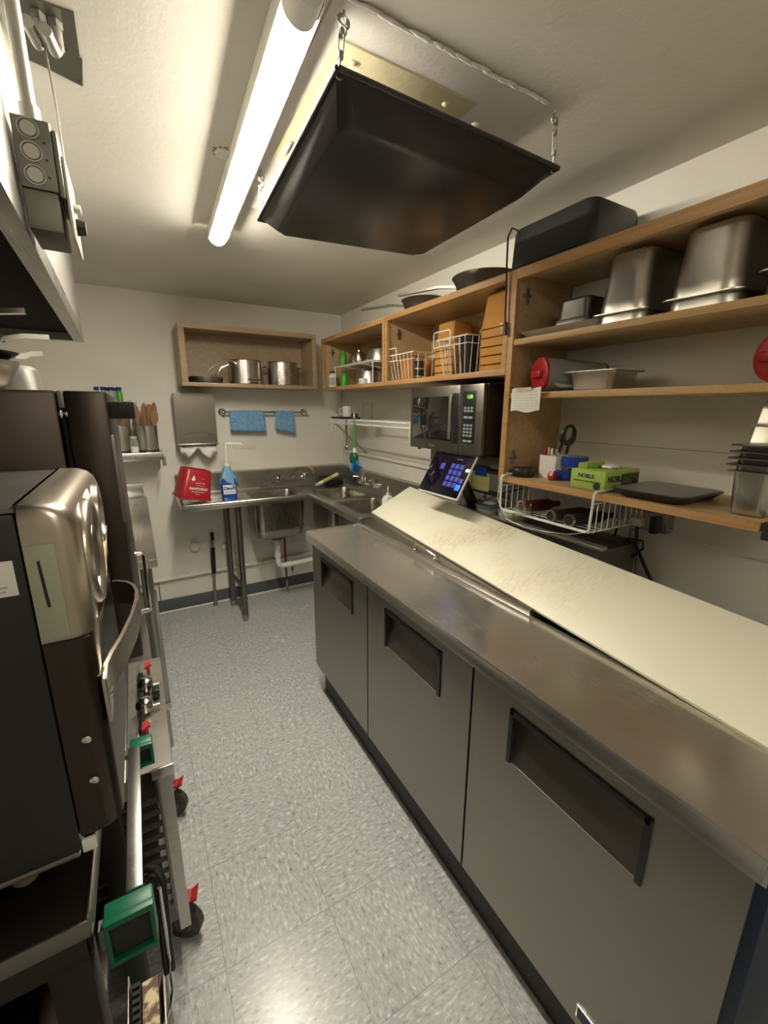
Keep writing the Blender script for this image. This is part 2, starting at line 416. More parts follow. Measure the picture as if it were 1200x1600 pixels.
# ================================================================ LAMPS
def lamp(name, x0, x1, y0, y1, mt, label):
    t = thing(name, label, 'ceiling light', ((x0+x1)/2, (y0+y1)/2, ZC))
    n = 14; hw = .034
    def cx(y): return x0+(x1-x0)*(y-y0)/(y1-y0)
    def sec(y, s=1.0):
        return [(cx(y)+hw*s*math.cos(PI+PI*i/n), y, ZC-.026 + (.042*s)*math.sin(PI+PI*i/n)) for i in range(n+1)] + [(cx(y)+hw*s, y, ZC-.001), (cx(y)-hw*s, y, ZC-.001)]
    def dif(y): return [(cx(y)+.0325*math.cos(PI+PI*i/n), y, ZC-.040 + .026*math.sin(PI+PI*i/n)) for i in range(n+1)]
    b = MB(); b.loft([dif(y0+.055), dif(y1-.010)], cap0=True, cap1=True); b.build('diffuser', mt, t)
    b = MB()
    for a0, a1, z0, z1 in ((-.034, .034, ZC-.020, ZC-.001), (-.036, -.0328, ZC-.0470, ZC-.019), (.0328, .036, ZC-.0470, ZC-.019)):
        b.loft([[(cx(y)+a0, y, z0), (cx(y)+a1, y, z0), (cx(y)+a1, y, z1), (cx(y)+a0, y, z1)] for y in (y0+.02, y1-.012)])
    b.build('housing', 'white', t, smooth=0)
    b = MB(); b.loft([sec(y0, .90), sec(y0+.006, 1.03), sec(y0+.060, 1.06), sec(y0+.061, .9)]); b.build('end_cap', 'white', t)
    b = MB(); b.loft([sec(y1-.010, 1.0), sec(y1, 1.0)]); b.build('end_cap', 'white', t)
    return t
lamp('ceiling_light', .334, .388, .835, 2.085, 'lamp', 'long glowing strip light on the ceiling running beside the hanging black tray')
lamp('ceiling_light', .34, .34, -1.25, -.05, 'lamp_rear', 'second glowing ceiling strip light near the front wall, away from the tray')

# ================================================================ HANGING TRAY
t = thing('hanging_tray', 'large black enamel drip tray hung from the ceiling on four hooks', 'tray', (.70, 1.2, 2.05))
o4 = [(.392, .853), (1.005, .868), (1.03, 1.56), (.425, 1.56)]
i4 = [(.425, .905), (.952, .912), (.972, 1.435), (.462, 1.505)]
def lerp(p, q, t_): return tuple(a+(c-a)*t_ for a, c in zip(p, q))
def quad(pts, z, chf=0.0):
    out = []
    for k in range(4):
        p, a, c = pts[k], pts[k-1], pts[(k+1) % 4]
        for q in (a, c):
            d = math.dist(p, q); out.append((*lerp(p, q, max(chf, .002)/d), z))
    return out
def grow(pts, e):
    cx, cy = sum(p[0] for p in pts)/4, sum(p[1] for p in pts)/4
    return [(cx+(p[0]-cx)*(1+e), cy+(p[1]-cy)*(1+e)) for p in pts]
b = MB()
b.loft([quad(i4, 2.050, .03), quad(grow(i4, .015), 2.053, .03), quad(grow(o4, -.02), 2.094, .02), quad(o4, 2.102, .012), quad(grow(o4, .012), 2.100, .012), quad(grow(o4, .012), 2.104, .012),
        quad(grow(o4, -.015), 2.106, .014), quad(grow(o4, -.035), 2.098, .02), quad(i4, 2.056, .03)])
b.build('pan', 'blackmetal', t, smooth=30)
b = MB(); pts = [(*p, 2.103) for p in grow(o4, .008)]
for k in range(4): b.tube([pts[k], pts[(k+1) % 4]], .0055, 8)
b.build('rolled_rim', 'blackmetal', t)
def hook(cx, cy, px, py, zt, label):
    h = thing('tray_hook', label, 'hook', (cx, cy, ZC), group=None)
    z0, z1 = ZC, zt
    def at(s, dx=0, dy=0): return (cx+(px-cx)*s+dx, cy+(py-cy)*s+dy, z0+(z1-z0)*s)
    b = MB(); b.tube([(cx, cy, ZC-.004), (cx, cy, ZC-.014)]+arc((cx, cy, ZC-.024), .010, 90, 400, 12), .0026, 6); b.build('eye_screw', 'galv', h)
    p = at(.27); b = MB(); b.tube(arc((p[0], p[1], p[2]+.005), .009, -40, 200, 10)+arc((p[0]-.001, p[1], p[2]-.010), .008, 60, -150, 10), .0024, 6); b.build('s_hook', 'galv', h)
    q = at(.42); r_ = at(.74)
    b = MB(); b.tube([(q[0]-.005, q[1], q[2]), (r_[0]-.005, r_[1], r_[2])], .0018, 6); b.tube([(q[0]+.005, q[1], q[2]), (r_[0]+.005, r_[1], r_[2])], .0018, 6)
    b.cyl((q[0], q[1], q[2]-.004), .006, .010, seg=10); b.cyl((r_[0], r_[1], r_[2]-.006), .006, .010, seg=10); b.build('turnbuckle', 'galv', h)
    b = MB(); b.tube([at(.33), q], .002, 6); b.tube([r_, at(1.0)], .0022, 6); b.tube(arc((px, py, zt-.004), .007, 90, 420, 10), .002, 6); b.build('rod', 'galv', h)
hook(.426, .897, .398, .862, 2.106, 'metal hook and turnbuckle holding the tray corner nearest the camera, beside the lamp end')
hook(.994, .879, 1.000, .876, 2.106, 'metal hook and turnbuckle holding the tray corner towards the right-hand wall')
hook(.430, 1.520, .430, 1.552, 2.106, 'metal hook and turnbuckle holding the far tray corner on the lamp side')
hook(1.02, 1.52, 1.022, 1.55, 2.106, 'metal hook hidden above the far corner of the tray towards the wall')

# ================================================================ PREP TABLE (refrigerated sandwich counter)
t = thing('prep_table', 'long stainless refrigerated prep counter with three doors along the right-hand side', 'prep table', (1.08, 1.03, 0))
b = MB(); b.box(.742, 1.49, .150, 1.925, .165, .874); b.build('body', 'blackmatte', t)
b = MB(); b.box(.745, 1.49, .16, 1.915, .0, .164); b.build('kick_plate', 'kick', t)
b = MB(); b.box(.706, 1.49, .118, .149, .165, .872, .002); b.build('end_panel', 'navy', t)  # navy colour paints in the blue reflection on this end
b = MB(); b.box(.706, 1.49, 1.926, 1.934, .165, .872, .001); b.build('end_panel', 'steel_door', t)
def door(y0, y1, hy0, hy1):
    X0, X1 = .700, .738; z0, z1 = .176, .868; hz0, hz1 = .672, .806
    b = MB()
    b.box(X0, X1, y0, hy0, z0, z1); b.box(X0, X1, hy1, y1, z0, z1)
    b.box(X0, X1, hy0, hy1, z0, hz0); b.box(X0, X1, hy0, hy1, hz1, z1)
    d = b.build('door', 'steel_door', t, smooth=0)
    b = MB(); b.loft([[(X0+.001, hy0, hz0), (X0+.001, hy1, hz0), (X0+.006, hy1, hz0), (X0+.006, hy0, hz0)], [(X0+.033, hy0, hz1), (X0+.033, hy1, hz1), (X1, hy1, hz1), (X1, hy0, hz1)]])
    b.build('pull_recess', 'steel_door', d, smooth=0)
    b = MB()
    b.box(X0-.004, X0+.034, hy0-.006, hy1+.006, hz1-.004, hz1+.010, .001)
    for ya, yb in ((hy0-.008, hy0+.004), (hy1-.003, hy1+.008)):
        b.prism([(X0-.004, hz1+.010), (X0+.034, hz1+.010), (X0+.034, hz1-.01), (X0+.002, hz0-.004), (X0-.004, hz0-.004)], 'Y', ya, yb)
    b.build('black_pull_frame', 'black', d, smooth=0)
    return d
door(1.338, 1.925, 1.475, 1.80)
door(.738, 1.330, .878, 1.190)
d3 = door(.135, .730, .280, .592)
b = MB(); b.box(.697, .700, .205, .347, .203, .239, .001); b.build('badge', 'chrome', d3)
b = MB(); b.box(.6962, .6972, .209, .343, .206, .236); b.build('badge_face', 'navy', d3)
mt_ = Matrix.Translation((.6958, .276, .221)) @ Matrix.Rotation(R(-90), 4, 'Z') @ RX90
b = MB(); b.text('TRUE', mt_, .032, bold=.0006); b.build('badge_lettering', 'brushblue', d3, smooth=0)
# worktop
b = MB()
b.prism([(.672, .873), (.672, .908), (.676, .914), (.952, .914), (.952, .905), (.682, .905), (.682, .873)], 'Y', .122, 1.934)
b.build('worktop', 'steel_top', t, smooth=50)
b = MB(); b.tube([(.674, 1.936, .914), (1.02, 1.936, .916)], .005, 8); b.tube([(.672, .1205, .876), (.672, .1205, .913), (.95, .1205, .913)], .0025, 6); b.build('worktop_end_lip', 'steel', t)
b = MB(); b.cyl((.700, .119, .900), .006, -.006, 'Y', seg=12); b.cyl((.745, .119, .885), .007, -.008, 'Y', seg=12); b.build('hinge_screw', 'chrome', t)
# rear housing and pan well
b = MB()
b.box(.952, 1.49, .13, .775, .874, .895); b.box(.952, 1.49, 1.90, 1.934, .874, .93); b.box(1.2635, 1.49, .780, 1.80, .874, 1.058); b.box(.952, 1.49, .7755, .7795, .874, .93)
b.box(.952, 1.20, .122, .150, .874, .905)
b.build('rear_housing', 'steel_dark', t, smooth=0)
b = MB(); b.box(.96, 1.195, .16, .765, .896, .899); b.build('pan_well', 'blackmatte', t)
b = MB(); b.box(.944, .958, .777, 1.93, .914, .934, .002); b.box(.944, .99, .772, .778, .914, .935, .001); b.build('lid_frame', 'steel', t)
b = MB(); b.box(1.264, 1.300, .777, 1.75, 1.0585, 1.070, .002); b.build('hinge_strip', 'chrome_soft', t)
b = MB(); b.box(1.302, 1.485, .785, 1.795, 1.0585, 1.062, .001); b.build('rear_top', 'blackmetal', t)
l = None
b = MB(); b.prism([(.960, .9145), (.960, .918), (1.192, 1.016), (1.262, 1.030), (1.262, .9145)], 'Y', .785, 1.925); l = b.build('lid', 'steel_y', t, smooth=20)
b = MB(); b.tube([(.972, 1.262, .936), (.955, 1.262, .950), (.952, 1.275, .956), (.952, 1.385, .956), (.955, 1.398, .950), (.972, 1.398, .936)], .006, 10)
b.cyl((.968, 1.262, .935), .011, .012, (-.5, 0, .85)); b.cyl((.968, 1.398, .935), .011, .012, (-.5, 0, .85)); b.build('lid_handle', 'chrome', l)

# big cutting board lying skewed on the sloped lid
b = MB(local=True); b.box(0, .262, -1.84, 0, .0, .0125, .003)
bo = b.build('cutting_board', 'board', label='long cream cutting board with knife stains lying slanted on the prep counter lid', cat='cutting board', origin=(0, 0, 0))
Mz = Matrix.Rotation(R(-4.27), 4, 'Z') @ Matrix.Rotation(R(1.583), 4, 'X') @ Matrix.Rotation(R(-28.09), 4, 'Y')
nrm = Mz @ Vector((0, 0, 1))
bo.rotation_mode = 'XYZ'; bo.rotation_euler = Mz.to_euler('XYZ'); bo.location = Vector((1.043, 1.940, .970)) - nrm*.0125

# ================================================================ RIGHT WALL CABINETS (door-less)
CX0, CX1, ZT, ZB = 1.220, 1.528, 1.985, 1.632
TH = .018
def clip(parent, x, y, z, s):
    """bare hinge plate left on a cabinet side; s = facing direction along Y"""
    b = MB(); b.box(x-.022, x+.022, y, y+s*.003, z-.006, z+.006, .001); b.box(x-.007, x+.007, y, y+s*.006, z-.026, z+.026, .001)
    b.cyl((x, y+s*.003, z+.018), .006, s*.005, 'Y', seg=10); b.cyl((x, y+s*.003, z-.018), .006, s*.005, 'Y', seg=10); b.box(x-.018, x+.004, y+s*.003, y+s*.012, z-.004, z+.004, .001)
    b.build('hinge_plate', 'galv', parent)
def wallcab(y0, y1, label, clips, back=True):
    t = thing('wall_cabinet', label, 'cabinet', ((CX0+CX1)/2, (y0+y1)/2, ZB))
    b = MB(); b.box(CX0+.019, CX1, y0, y1, ZB, ZB+TH); b.build('bottom_panel', 'wood', t)
    b = MB(); b.box(CX0+.019, CX1, y0, y1, ZT-TH, ZT); b.build('top_panel', 'wood', t)
    for a, s in ((y0, 1), (y1-TH, -1)):
        b = MB(); b.box(CX0+.019, CX1, a, a+TH, ZB+TH, ZT-TH); p = b.build('side_panel', 'wood', t)
        if s in clips: clip(p, CX0+.075, a+TH if s == 1 else a, ZT-.085, s)
    b = MB(); b.box(CX1-.006, CX1-.001, y0+TH, y1-TH, ZB+TH, ZT-TH); b.build('back_panel', 'wood', t)
    f = .032
    b = MB(); b.box(CX0, CX0+.0188, y0, y1, ZT-f*.8, ZT, .001); b.build('face_rail', 'edge', t)
    b = MB(); b.box(CX0, CX0+.0188, y0, y1, ZB, ZB+f*.7, .001); b.build('face_rail', 'edge', t)
    for a in (y0, y1-f*.75):
        b = MB(); b.box(CX0, CX0+.0188, a, a+f*.75, ZB+f*.7, ZT-f*.8, .001); b.build('face_stile', 'edge', t)
    return t
wallcab(2.118, 3.02, 'open wood wall cabinet nearest the back corner, with steel bowls and a wire riser', (-1, 1))
wallcab(1.212, 2.114, 'open wood wall cabinet above the microwave, full of amber food containers', (-1,))
# tall shelf unit
t = thing('shelf_unit', 'tall open wooden wall shelf unit on the right holding steel pans and glove box', 'shelf unit', (1.37, .75, 1.235))
b = MB(); b.box(CX0+.019, CX1, 1.190, 1.208, 1.236, ZT); p = b.build('side_panel', 'wood', t)
clip(p, CX0+.06, 1.190, 1.905, -1); clip(p, CX0+.05, 1.190, 1.325, -1)
b = MB(); b.box(CX0, CX0+.019, 1.184, 1.210, 1.236, ZT, .001); b.build('face_stile', 'edge', t)
b = MB(); b.box(CX0, CX1, .20, 1.183, ZT-.018, ZT); b.build('top_panel', 'wood', t)
b = MB(); b.box(CX0-.002, CX0+.0, .20, 1.183, ZT-.034, ZT-.001); b.box(CX0-.0, CX0+.018, .20, 1.183, ZT-.034, ZT-.0185); b.build('face_rail', 'edge', t)
for z, nm in ((1.752, 'upper'), (1.566, 'middle')):
    b = MB(); b.box(CX0+.022, CX1, .22, 1.1895, z-.018, z); b.build('shelf', 'wood', t)
    b = MB(); b.box(CX0+.004, CX0+.0215, .22, 1.183, z-.019, z+.0005, .001); b.build('shelf_edge', 'shelfwood', t)
b = MB(); b.box(CX0+.002, CX1, .372, 1.1895, 1.238, 1.258); b.build('shelf', 'wood', t)
b = MB(); b.box(CX0-.016, CX0+.0015, .376, 1.183, 1.236, 1.2585, .002); b.build('shelf_edge', 'edge', t)
b = MB(); b.box(1.205, 1.30, .345, .3715, 1.22, 1.262, .002); b.build('dark_end_block', 'blackmatte', t)

# note taped to the stile
b = MB(); n_ = 8
b.loft([[(1.2035-.006*math.sin(i/n_*PI)*.5, 1.155-.13*i/n_, z+.004*math.sin(i)) for i in range(n_+1)] for z in (1.500, 1.54, 1.578)], closed=False)
nt = b.build('paper_note', 'note', label='white handwritten paper note taped to the front of the tall shelf unit', cat='note')
b = MB(); random.seed(3)
for r_ in range(7):
    y = 1.148
    while y > 1.035:
        d = random.uniform(.006, .018); b.box(1.1975, 1.1978, max(y-d, 1.03), y, 1.5085+r_*.0095, 1.5098+r_*.0095); y -= d+.005
b.build('handwriting', 'fadedink', nt, smooth=0)
b = MB(); b.box(1.1970, 1.1974, 1.06, 1.13, 1.571, 1.582); b.build('tape_strip', 'cream', nt)

# ---- hotel pans (upside down) on the upper shelf
def hotelpan(name, label, x, y, z, hx, hy, h, up=False, mt='pan', taper=.88, group=None, rz=0, cat='steel pan', r=.028, lip=.013):
    t = thing(name, label, cat, (x, y, z), rz, group)
    s = -1 if not up else 1
    zr = h if up else 0; zb = 0 if up else h
    rr = (hx+hy)
    bx, by = hx-lip, hy-lip
    b = MB(local=True)
    th = .0012; d = 1 if up else -1
    # outer shell from the floor of the pan to the flange and back inside
    def Z(q): return zb + d*q*h   # q=0 floor, 1 rim
    b.vessel([(bx*taper*.82, by*taper*.82, Z(0), r*.6), (bx*taper*.93, by*taper*.93, Z(.02), r*.9), (bx*taper*.985, by*taper*.985, Z(.06), r), (bx*taper, by*taper, Z(.12), r), (bx*.985, by*.985, Z(.82), r), (bx*1.0, by*1.0, Z(.85), r), (bx, by, Z(.985), r),
              (bx-th, by-th, Z(.98), r), (bx*.985-th, by*.985-th, Z(.82), r), (bx*taper-th, by*taper-th, Z(.09), r), (bx*taper*.8, by*taper*.8, Z(.012), r*.6)])
    b.build('pan_body', mt, t, smooth=50)
    b = MB(local=True)
    zf = Z(1.0)
    b.loft([rrect(0, 0, bx-.001, by-.001, r, zf-.002), rrect(0, 0, hx, hy, r*.7, zf-.002), rrect(0, 0, hx, hy, r*.7, zf+.0015), rrect(0, 0, bx-.001, by-.001, r, zf+.0015)], loop=True)
    b.build('flange', mt, t, smooth=40)
    return t
Z1 = 1.7525
b = MB(); b.vessel([(.10, .125, Z1, .02), (.13, .15, Z1+.022, .02), (.135, .155, Z1+.024, .02), (.128, .148, Z1+.022, .02), (.10, .12, Z1+.004, .02)], 1.375, 1.035)
b.build('white_tray', 'white', label='shallow white plastic tray on the upper shelf under the small dull pans', cat='tray')
hotelpan('hotel_pan', 'small dull steel pan upside down above the white tray on the upper shelf', 1.40, 1.02, Z1+.026, .10, .075, .095, mt='steel_dark', taper=.92, r=.02)
hotelpan('hotel_pan', 'shallow steel pan lip showing under the small dull pan on the white tray', 1.40, 1.02, Z1+.0258, .104, .079, .030, mt='steel_dark', taper=.97, r=.02, lip=.009)
hotelpan('hotel_pan', 'upper steel pan upside down in the stack nearest the white tray on the upper shelf', 1.375, .822, Z1+.032, .125, .086, .168, r=.040)
hotelpan('hotel_pan', 'lower steel pan upside down under the deep pan nearest the white tray', 1.375, .822, Z1+.002, .127, .088, .160, r=.040)
hotelpan('hotel_pan', 'deepest steel pan upside down in the middle stack of the upper shelf, on top', 1.375, .608, Z1+.034, .128, .094, .168, r=.042)
hotelpan('hotel_pan', 'lower steel pan upside down under the deepest pan of the middle stack', 1.375, .608, Z1+.002, .130, .096, .160, r=.042)
hotelpan('hotel_pan', 'upper upside-down steel pan of the upper shelf stack cut by the right frame edge', 1.375, .405, Z1+.058, .128, .092, .130, r=.04)
hotelpan('hotel_pan', 'bottom upside-down steel pan of the upper shelf stack cut by the right frame edge', 1.375, .405, Z1+.002, .130, .094, .140, r=.04)

# ---- middle shelf
def pitcher(x, y, z, label, dirx=.93, diry=-.35):
    d = Vector((dirx, diry, 0)).normalized(); t = thing('pitcher', label, 'pitcher', (x, y, z))
    ang = math.atan2(d.y, d.x)
    b = MB(local=True); r = .056
    b.lathe([(.0, 0.003), (r+.002, .003), (r, .02), (r*.80, .24), (.01, .242), (.005, .238), (r*.76, .235), (r-.003, .02), (r-.004, .006), (0, .006)], (0, 0, r+.004), d)
    b.build('clear_body', 'clearplast', t)
    b = MB(local=True); b.lathe([(0, -.006), (r*.8, -.008), (r+.001, -.004), (r+.003, .006), (r-.004, .0085), (0, .0085)], (0, 0, r+.004), d)
    lid = b.build('red_lid', 'red', t)
    side = Vector((-d.y, d.x, 0)); c = Vector((0, 0, r+.004)) - d*.012
    b = MB(local=True); mm = Matrix((d, side, Vector((0, 0, 1)))).transposed().to_4x4(); mm.translation = c; b.M = mm
    b.box(-.010, .008, -.030, .030, -.012, .012, .004); b.build('lid_grip', 'red', t)
    b = MB(local=True); s2 = -side
    base = Vector((0, 0, r*.55)) + s2*(r*.75)
    b.tube([base+d*.03, base+s2*.035+d*.035-Vector((0, 0, .012)), base+s2*.038+d*.13-Vector((0, 0, .012)), base+d*.15-s2*.006], .007, 8); b.build('handle', 'clearplast', t)
    return t
pitcher(1.262, 1.085, 1.5675, 'clear pitcher with a red lid lying on the middle shelf beside the wooden side panel')
pitcher(1.285, .432, 1.5675, 'clear pitcher with a red lid lying at the right frame edge of the middle shelf')
hotelpan('steel_insert', 'shallow square steel pan standing upright on the middle shelf beside the red-lidded pitcher', 1.372, .918, 1.5675, .085, .095, .062, up=True, r=.02, taper=.9)

# ---- lower shelf (top at 1.258)
Z3 = 1.2590
b = MB(); b.vessel([(.037, .037, Z3, .004), (.0375, .0375, Z3+.083, .004), (.034, .034, Z3+.083, .003), (.034, .034, Z3+.006, .003)], 1.345, 1.055, 3)
b.build('pen_box', 'white', label='white square pen box on the lower shelf holding black scissors', cat='pen box')
t = thing('scissors', 'large black-handled scissors standing in the white pen box', 'scissors', (1.36, 1.055, Z3+.008), R(-128))
for s in (-1, 1):
    b = MB(local=True); b.M = Matrix.Rotation(R(s*10-12), 4, 'X')
    c = (0, s*.030, .150)
    b.tube([(0, c[1]+.019*math.cos(a), c[2]+.034*math.sin(a)) for a in [2*PI*i/18 for i in range(18)]], .0058, 8, closed=True)
    b.tube([(0, s*.010, .118), (0, 0, .085)], .005, 8)
    b.build('finger_loop', 'black', t)
    b = MB(local=True); b.prism([(s*.007, .002), (-s*.001, .006), (-s*.004, .09), (s*.007, .10)], 'X', -.001+s*.001, .001+s*.001); b.build('blade', 'steel', t)
for n_, (dx, dy, c_, lab) in enumerate(((-.020, .020, 'red', 'red pen standing in the white pen box'), (-.015, .005, 'cream', 'yellow pencil standing in the white pen box'), (-.02, -.012, 'white', 'white pen standing in the white pen box'))):
    b = MB(); x, y = 1.345+dx, 1.055+dy; b.tube([(x, y, Z3+.008), (x-.004, y+.006, Z3+.100+.012*(n_ % 2))], .004, 8); b.lathe([(.0045, 0), (.0045, .016), (.002, .022)], (x-.004, y+.006, Z3+.088), seg=10)
    b.build('pen', c_, label=lab, cat='pen', group=None)
t = thing('tape_roll', 'blue tape roll on the lower shelf behind the green glove box, upper of two', 'tape', (1.37, .985, Z3+.0485))
b = MB(local=True); b.lathe([(.037, 0), (.045, 0), (.045, .034), (.037, .034)], (0, 0, 0), closed_prof=True); b.build('tape', 'blue', t)
b = MB(local=True); b.lathe([(.034, .001), (.0368, .001), (.0368, .033), (.034, .033)], (0, 0, 0), closed_prof=True); b.build('core', 'steel', t)
t2 = dup(t, (1.355, 1.000, Z3), None, 'blue tape roll lying directly on the lower shelf beneath the other blue roll')
b = MB(); b.vessel([(.010, .012, Z3, .004), (.014, .016, Z3+.016, .006), (.006, .010, Z3+.032, .004)], 1.29, 1.012, 2); b.build('candy_wrapper', 'redmetal', label='small crumpled red wrapper between the pen box and the blue tape', cat='wrapper')
t = thing('smart_speaker', 'small round black puck speaker at the end of the lower shelf', 'speaker', (1.268, 1.13, Z3))
b = MB(local=True); b.lathe([(0, 0), (.040, 0), (.042, .003), (.042, .027), (.040, .030), (0, .030)]); b.build('body', 'black', t)
b = MB(local=True); b.lathe([(.036, .0302), (.040, .0302), (.040, .0315), (.036, .0315)], closed_prof=True); b.build('light_ring', 'blackmetal', t)
# white cable from the puck
b = MB(); b.tube([(1.236, 1.142, 1.268), (1.215, 1.158, 1.272), (1.19, 1.172, 1.24), (1.185, 1.17, 1.17), (1.19, 1.12, 1.10), (1.20, 1.04, 1.085), (1.21, .95, 1.090), (1.22, .87, 1.10), (1.30, .80, 1.12)], .0013, 6)
b.build('charging_cable', 'white', label='thin white cable hanging from the black puck speaker down over the prep counter', cat='cable')

# green glove box
t = thing('glove_box', 'lime green and black carton of gloves on the lower shelf', 'box', (1.30, .83, Z3), 0)
bx0, bx1, by0, by1, bz = 1.232, 1.415, .775, .895, .062
b = MB(); b.box(bx0, bx1, by0, by1, Z3, Z3+bz, .001); c_ = b.build('carton', 'boxgreen', t)
mf = Matrix.Translation((bx0-.0006, (by0+by1)/2, 0)) @ Matrix.Rotation(R(-90), 4, 'Z') @ RX90
def onfront(dy, dz): return Matrix.Translation((bx0-.0006, (by0+by1)/2-dy, Z3+dz)) @ Matrix.Rotation(R(-90), 4, 'Z') @ RX90
def onside(dx, dz): return Matrix.Translation((bx0+dx, by0-.0006, Z3+dz)) @ RX90
b = MB(); b.text('NOBLE', onfront(-.005, .042), .018, bold=.0005); b.text('Powder-Free Clear Vinyl Gloves', onfront(0, .026), .0072); b.build('front_lettering', 'ink', c_, smooth=0)
b = MB(); b.text('NOBLE', onside(.055, .036), .026, bold=.0008); b.text('Powder-Free Clear Vinyl', onside(.140, .044), .0065); b.text('Gloves', onside(.140, .034), .0065)
b.build('side_lettering', 'ink', c_, smooth=0)
b = MB(); b.lathe([(0, 0), (.012, 0), (.012, .0006), (0, .0006)], (bx0-.0001, by0+.025, Z3+.014), (-1, 0, 0)); b.lathe([(0, 0), (.013, 0), (.013, .0006), (0, .0006)], (bx1-.025, by0-.0001, Z3+.022), (0, -1, 0)); b.build('size_badge', 'ink', c_)
b = MB(); b.box(bx0+.085, bx1-.002, by0-.0004, by0-.0001, Z3+.002, Z3+.052); b.build('dark_side_print', mat('dark_green_print', (.10, .12, .05), .5), c_)
b = MB(); b.M = TX(1.335, .835, Z3+bz+.0003); b.lathe([(0, 0), (.030, 0), (.030, .0008), (0, .0008)]); b.build('opening', 'blackmatte', t)
b = MB(); b.prism([(1.26, .86), (1.36, .865), (1.34, .885), (1.25, .884)], 'Z', Z3+bz+.0005, Z3+bz+.018); b.build('torn_flap', 'boxgreen', t)
b = MB(); b.vessel([(.028, .02, Z3+bz+.001, .008), (.024, .018, Z3+bz+.008, .008), (.008, .006, Z3+bz+.012, .003)], 1.345, .832, 3); b.build('glove', 'paper', t)

# dark lid / tray lying on the lower shelf
t = thing('serving_tray', 'flat dark grey rounded tray lying on the lower shelf beside the glove box', 'tray', (1.33, .645, Z3))
b = MB(local=True); b.vessel([(.100, .085, 0, .03), (.112, .098, .010, .035), (.122, .108, .020, .04), (.122, .108, .0225, .04), (.116, .102, .0235, .038)]); b.build('tray_body', 'black', t)
b = MB(local=True); b.vessel([(.114, .100, .0236, .036), (.113, .099, .0246, .036)]); b.build('grey_top', mat('grey_top', (.17, .17, .165), .28), t)

# stack of small steel insert pans at the right edge
for k, (z, h, hx, hy, lab) in enumerate(((0, .105, .052, .050, 'deep steel insert pan at the base of the stack on the lower shelf end'),)):
    hotelpan('insert_pan', lab, 1.290, .425, Z3, hx, hy, h, up=True, r=.018, lip=.010, taper=.9)
labs = ['second steel insert pan up in the nested stack on the lower shelf end', 'third steel insert pan up in the nested stack on the lower shelf end', 'fourth steel insert pan up in the nested stack on the lower shelf end', 'fifth steel insert pan up in the nested stack on the lower shelf end']
z = Z3+.1065
for k in range(4):
    hotelpan('insert_pan', labs[k], 1.290, .425, z+k*.0155, .056-.001*k, .054-.001*k, .0145, up=True, mt='steel_dark', r=.018, lip=.014, taper=.96)
z = z+4*.0155+.001
hotelpan('insert_pan', 'clear-looking steel insert upside down above the nested stack at the right edge', 1.292, .423, z, .042, .038, .045, r=.014, lip=.008, taper=.9)
hotelpan('insert_pan', 'second small insert upside down on the tapering stack at the right edge', 1.292, .423, z+.046, .034, .030, .040, r=.012, lip=.006, taper=.88)
hotelpan('insert_pan', 'smallest insert upside down on the very top of the tapering stack', 1.292, .423, z+.087, .024, .021, .038, r=.010, lip=.005, taper=.75)
b = MB(); b.tube([(1.245, .375, 1.500), (1.238, .378, 1.47), (1.236, .38, 1.44), (1.24, .376, 1.41), (1.25, .366, 1.395)], .0035, 6); b.build('hanging_wire', 'whitewire', label='loop of white wire beside the top of the insert pan stack', cat='wire')

# ---- under-shelf wire basket with bottles
t = thing('under_shelf_basket', 'white wire basket hooked under the lower shelf of the tall unit', 'basket', (1.35, .96, 1.13))
b = MB()
b.tube([(1.30, 1.158, 1.2635), (1.192, 1.158, 1.2635), (1.186, 1.158, 1.255), (1.186, 1.155, 1.145), (1.188, 1.145, 1.133), (1.188, .79, 1.133), (1.186, .778, 1.142), (1.186, .774, 1.255), (1.192, .774, 1.2635), (1.30, .774, 1.2635)], .0042, 8)
b.build('front_frame', 'whitewire', t)
b = MB(); b.tube([(1.188, 1.15, 1.133), (1.47, 1.15, 1.128), (1.47, .782, 1.128), (1.188, .782, 1.133)], .0030, 6); b.build('floor_frame', 'whitewire', t)
for k in range(9):
    x = 1.215+k*.031
    b = MB(); b.tube([(x, 1.155, 1.225), (x, 1.155, 1.133), (x, 1.15, 1.129), (x, .78, 1.129), (x, .776, 1.133), (x, .776, 1.225)], .0015, 5); b.build('cross_wire', 'whitewire', t)
for y in (.776, 1.155):
    b = MB(); b.tube([(1.188, y, 1.225), (1.47, y, 1.225), (1.47, y, 1.131)], .0018, 5); b.build('side_wire', 'whitewire', t)
for k in range(4):
    y = .86+k*.075
    b = MB(); b.tube([(1.188, y, 1.1325), (1.47, y, 1.1285)], .0013, 5); b.build('cross_wire', 'whitewire', t)
def lyingbottle(x, y, r, l, d, mt_b, mt_c, label, open_=True, z=1.1335):
    t = thing('bottle', label, 'bottle', (x, y, z)); d = Vector(d).normalized()
    b = MB(local=True); b.lathe([(r*.82, 0), (r, .004), (r, l*.7), (r*.55, l*.85), (r*.5, l), (.0, l), (0, l-.003), (r*.45, l-.004), (r*.5, l*.84), (r*.9, l*.7), (r*.9, .006), (r*.82, .003)], (0, 0, r), d, closed_prof=False, seg=24)
    b.build('bottle_body', mt_b, t)
    b = MB(local=True); b.lathe([(r*.82, -.004), (r*1.03, -.004), (r*1.03, .006), (r*.82, .006)], (0, 0, r), d, closed_prof=True); b.build('rim_ring', mt_c, t)
lyingbottle(1.200, .86, .020, .20, (1, -.12, 0), 'black', 'chrome', 'black bottle with a bright rim lying in the wire basket, nearest the camera')
lyingbottle(1.205, .935, .019, .20, (1, -.10, 0), 'smoke', 'galv', 'dark bottle lying in the wire basket behind the bright-rimmed one')
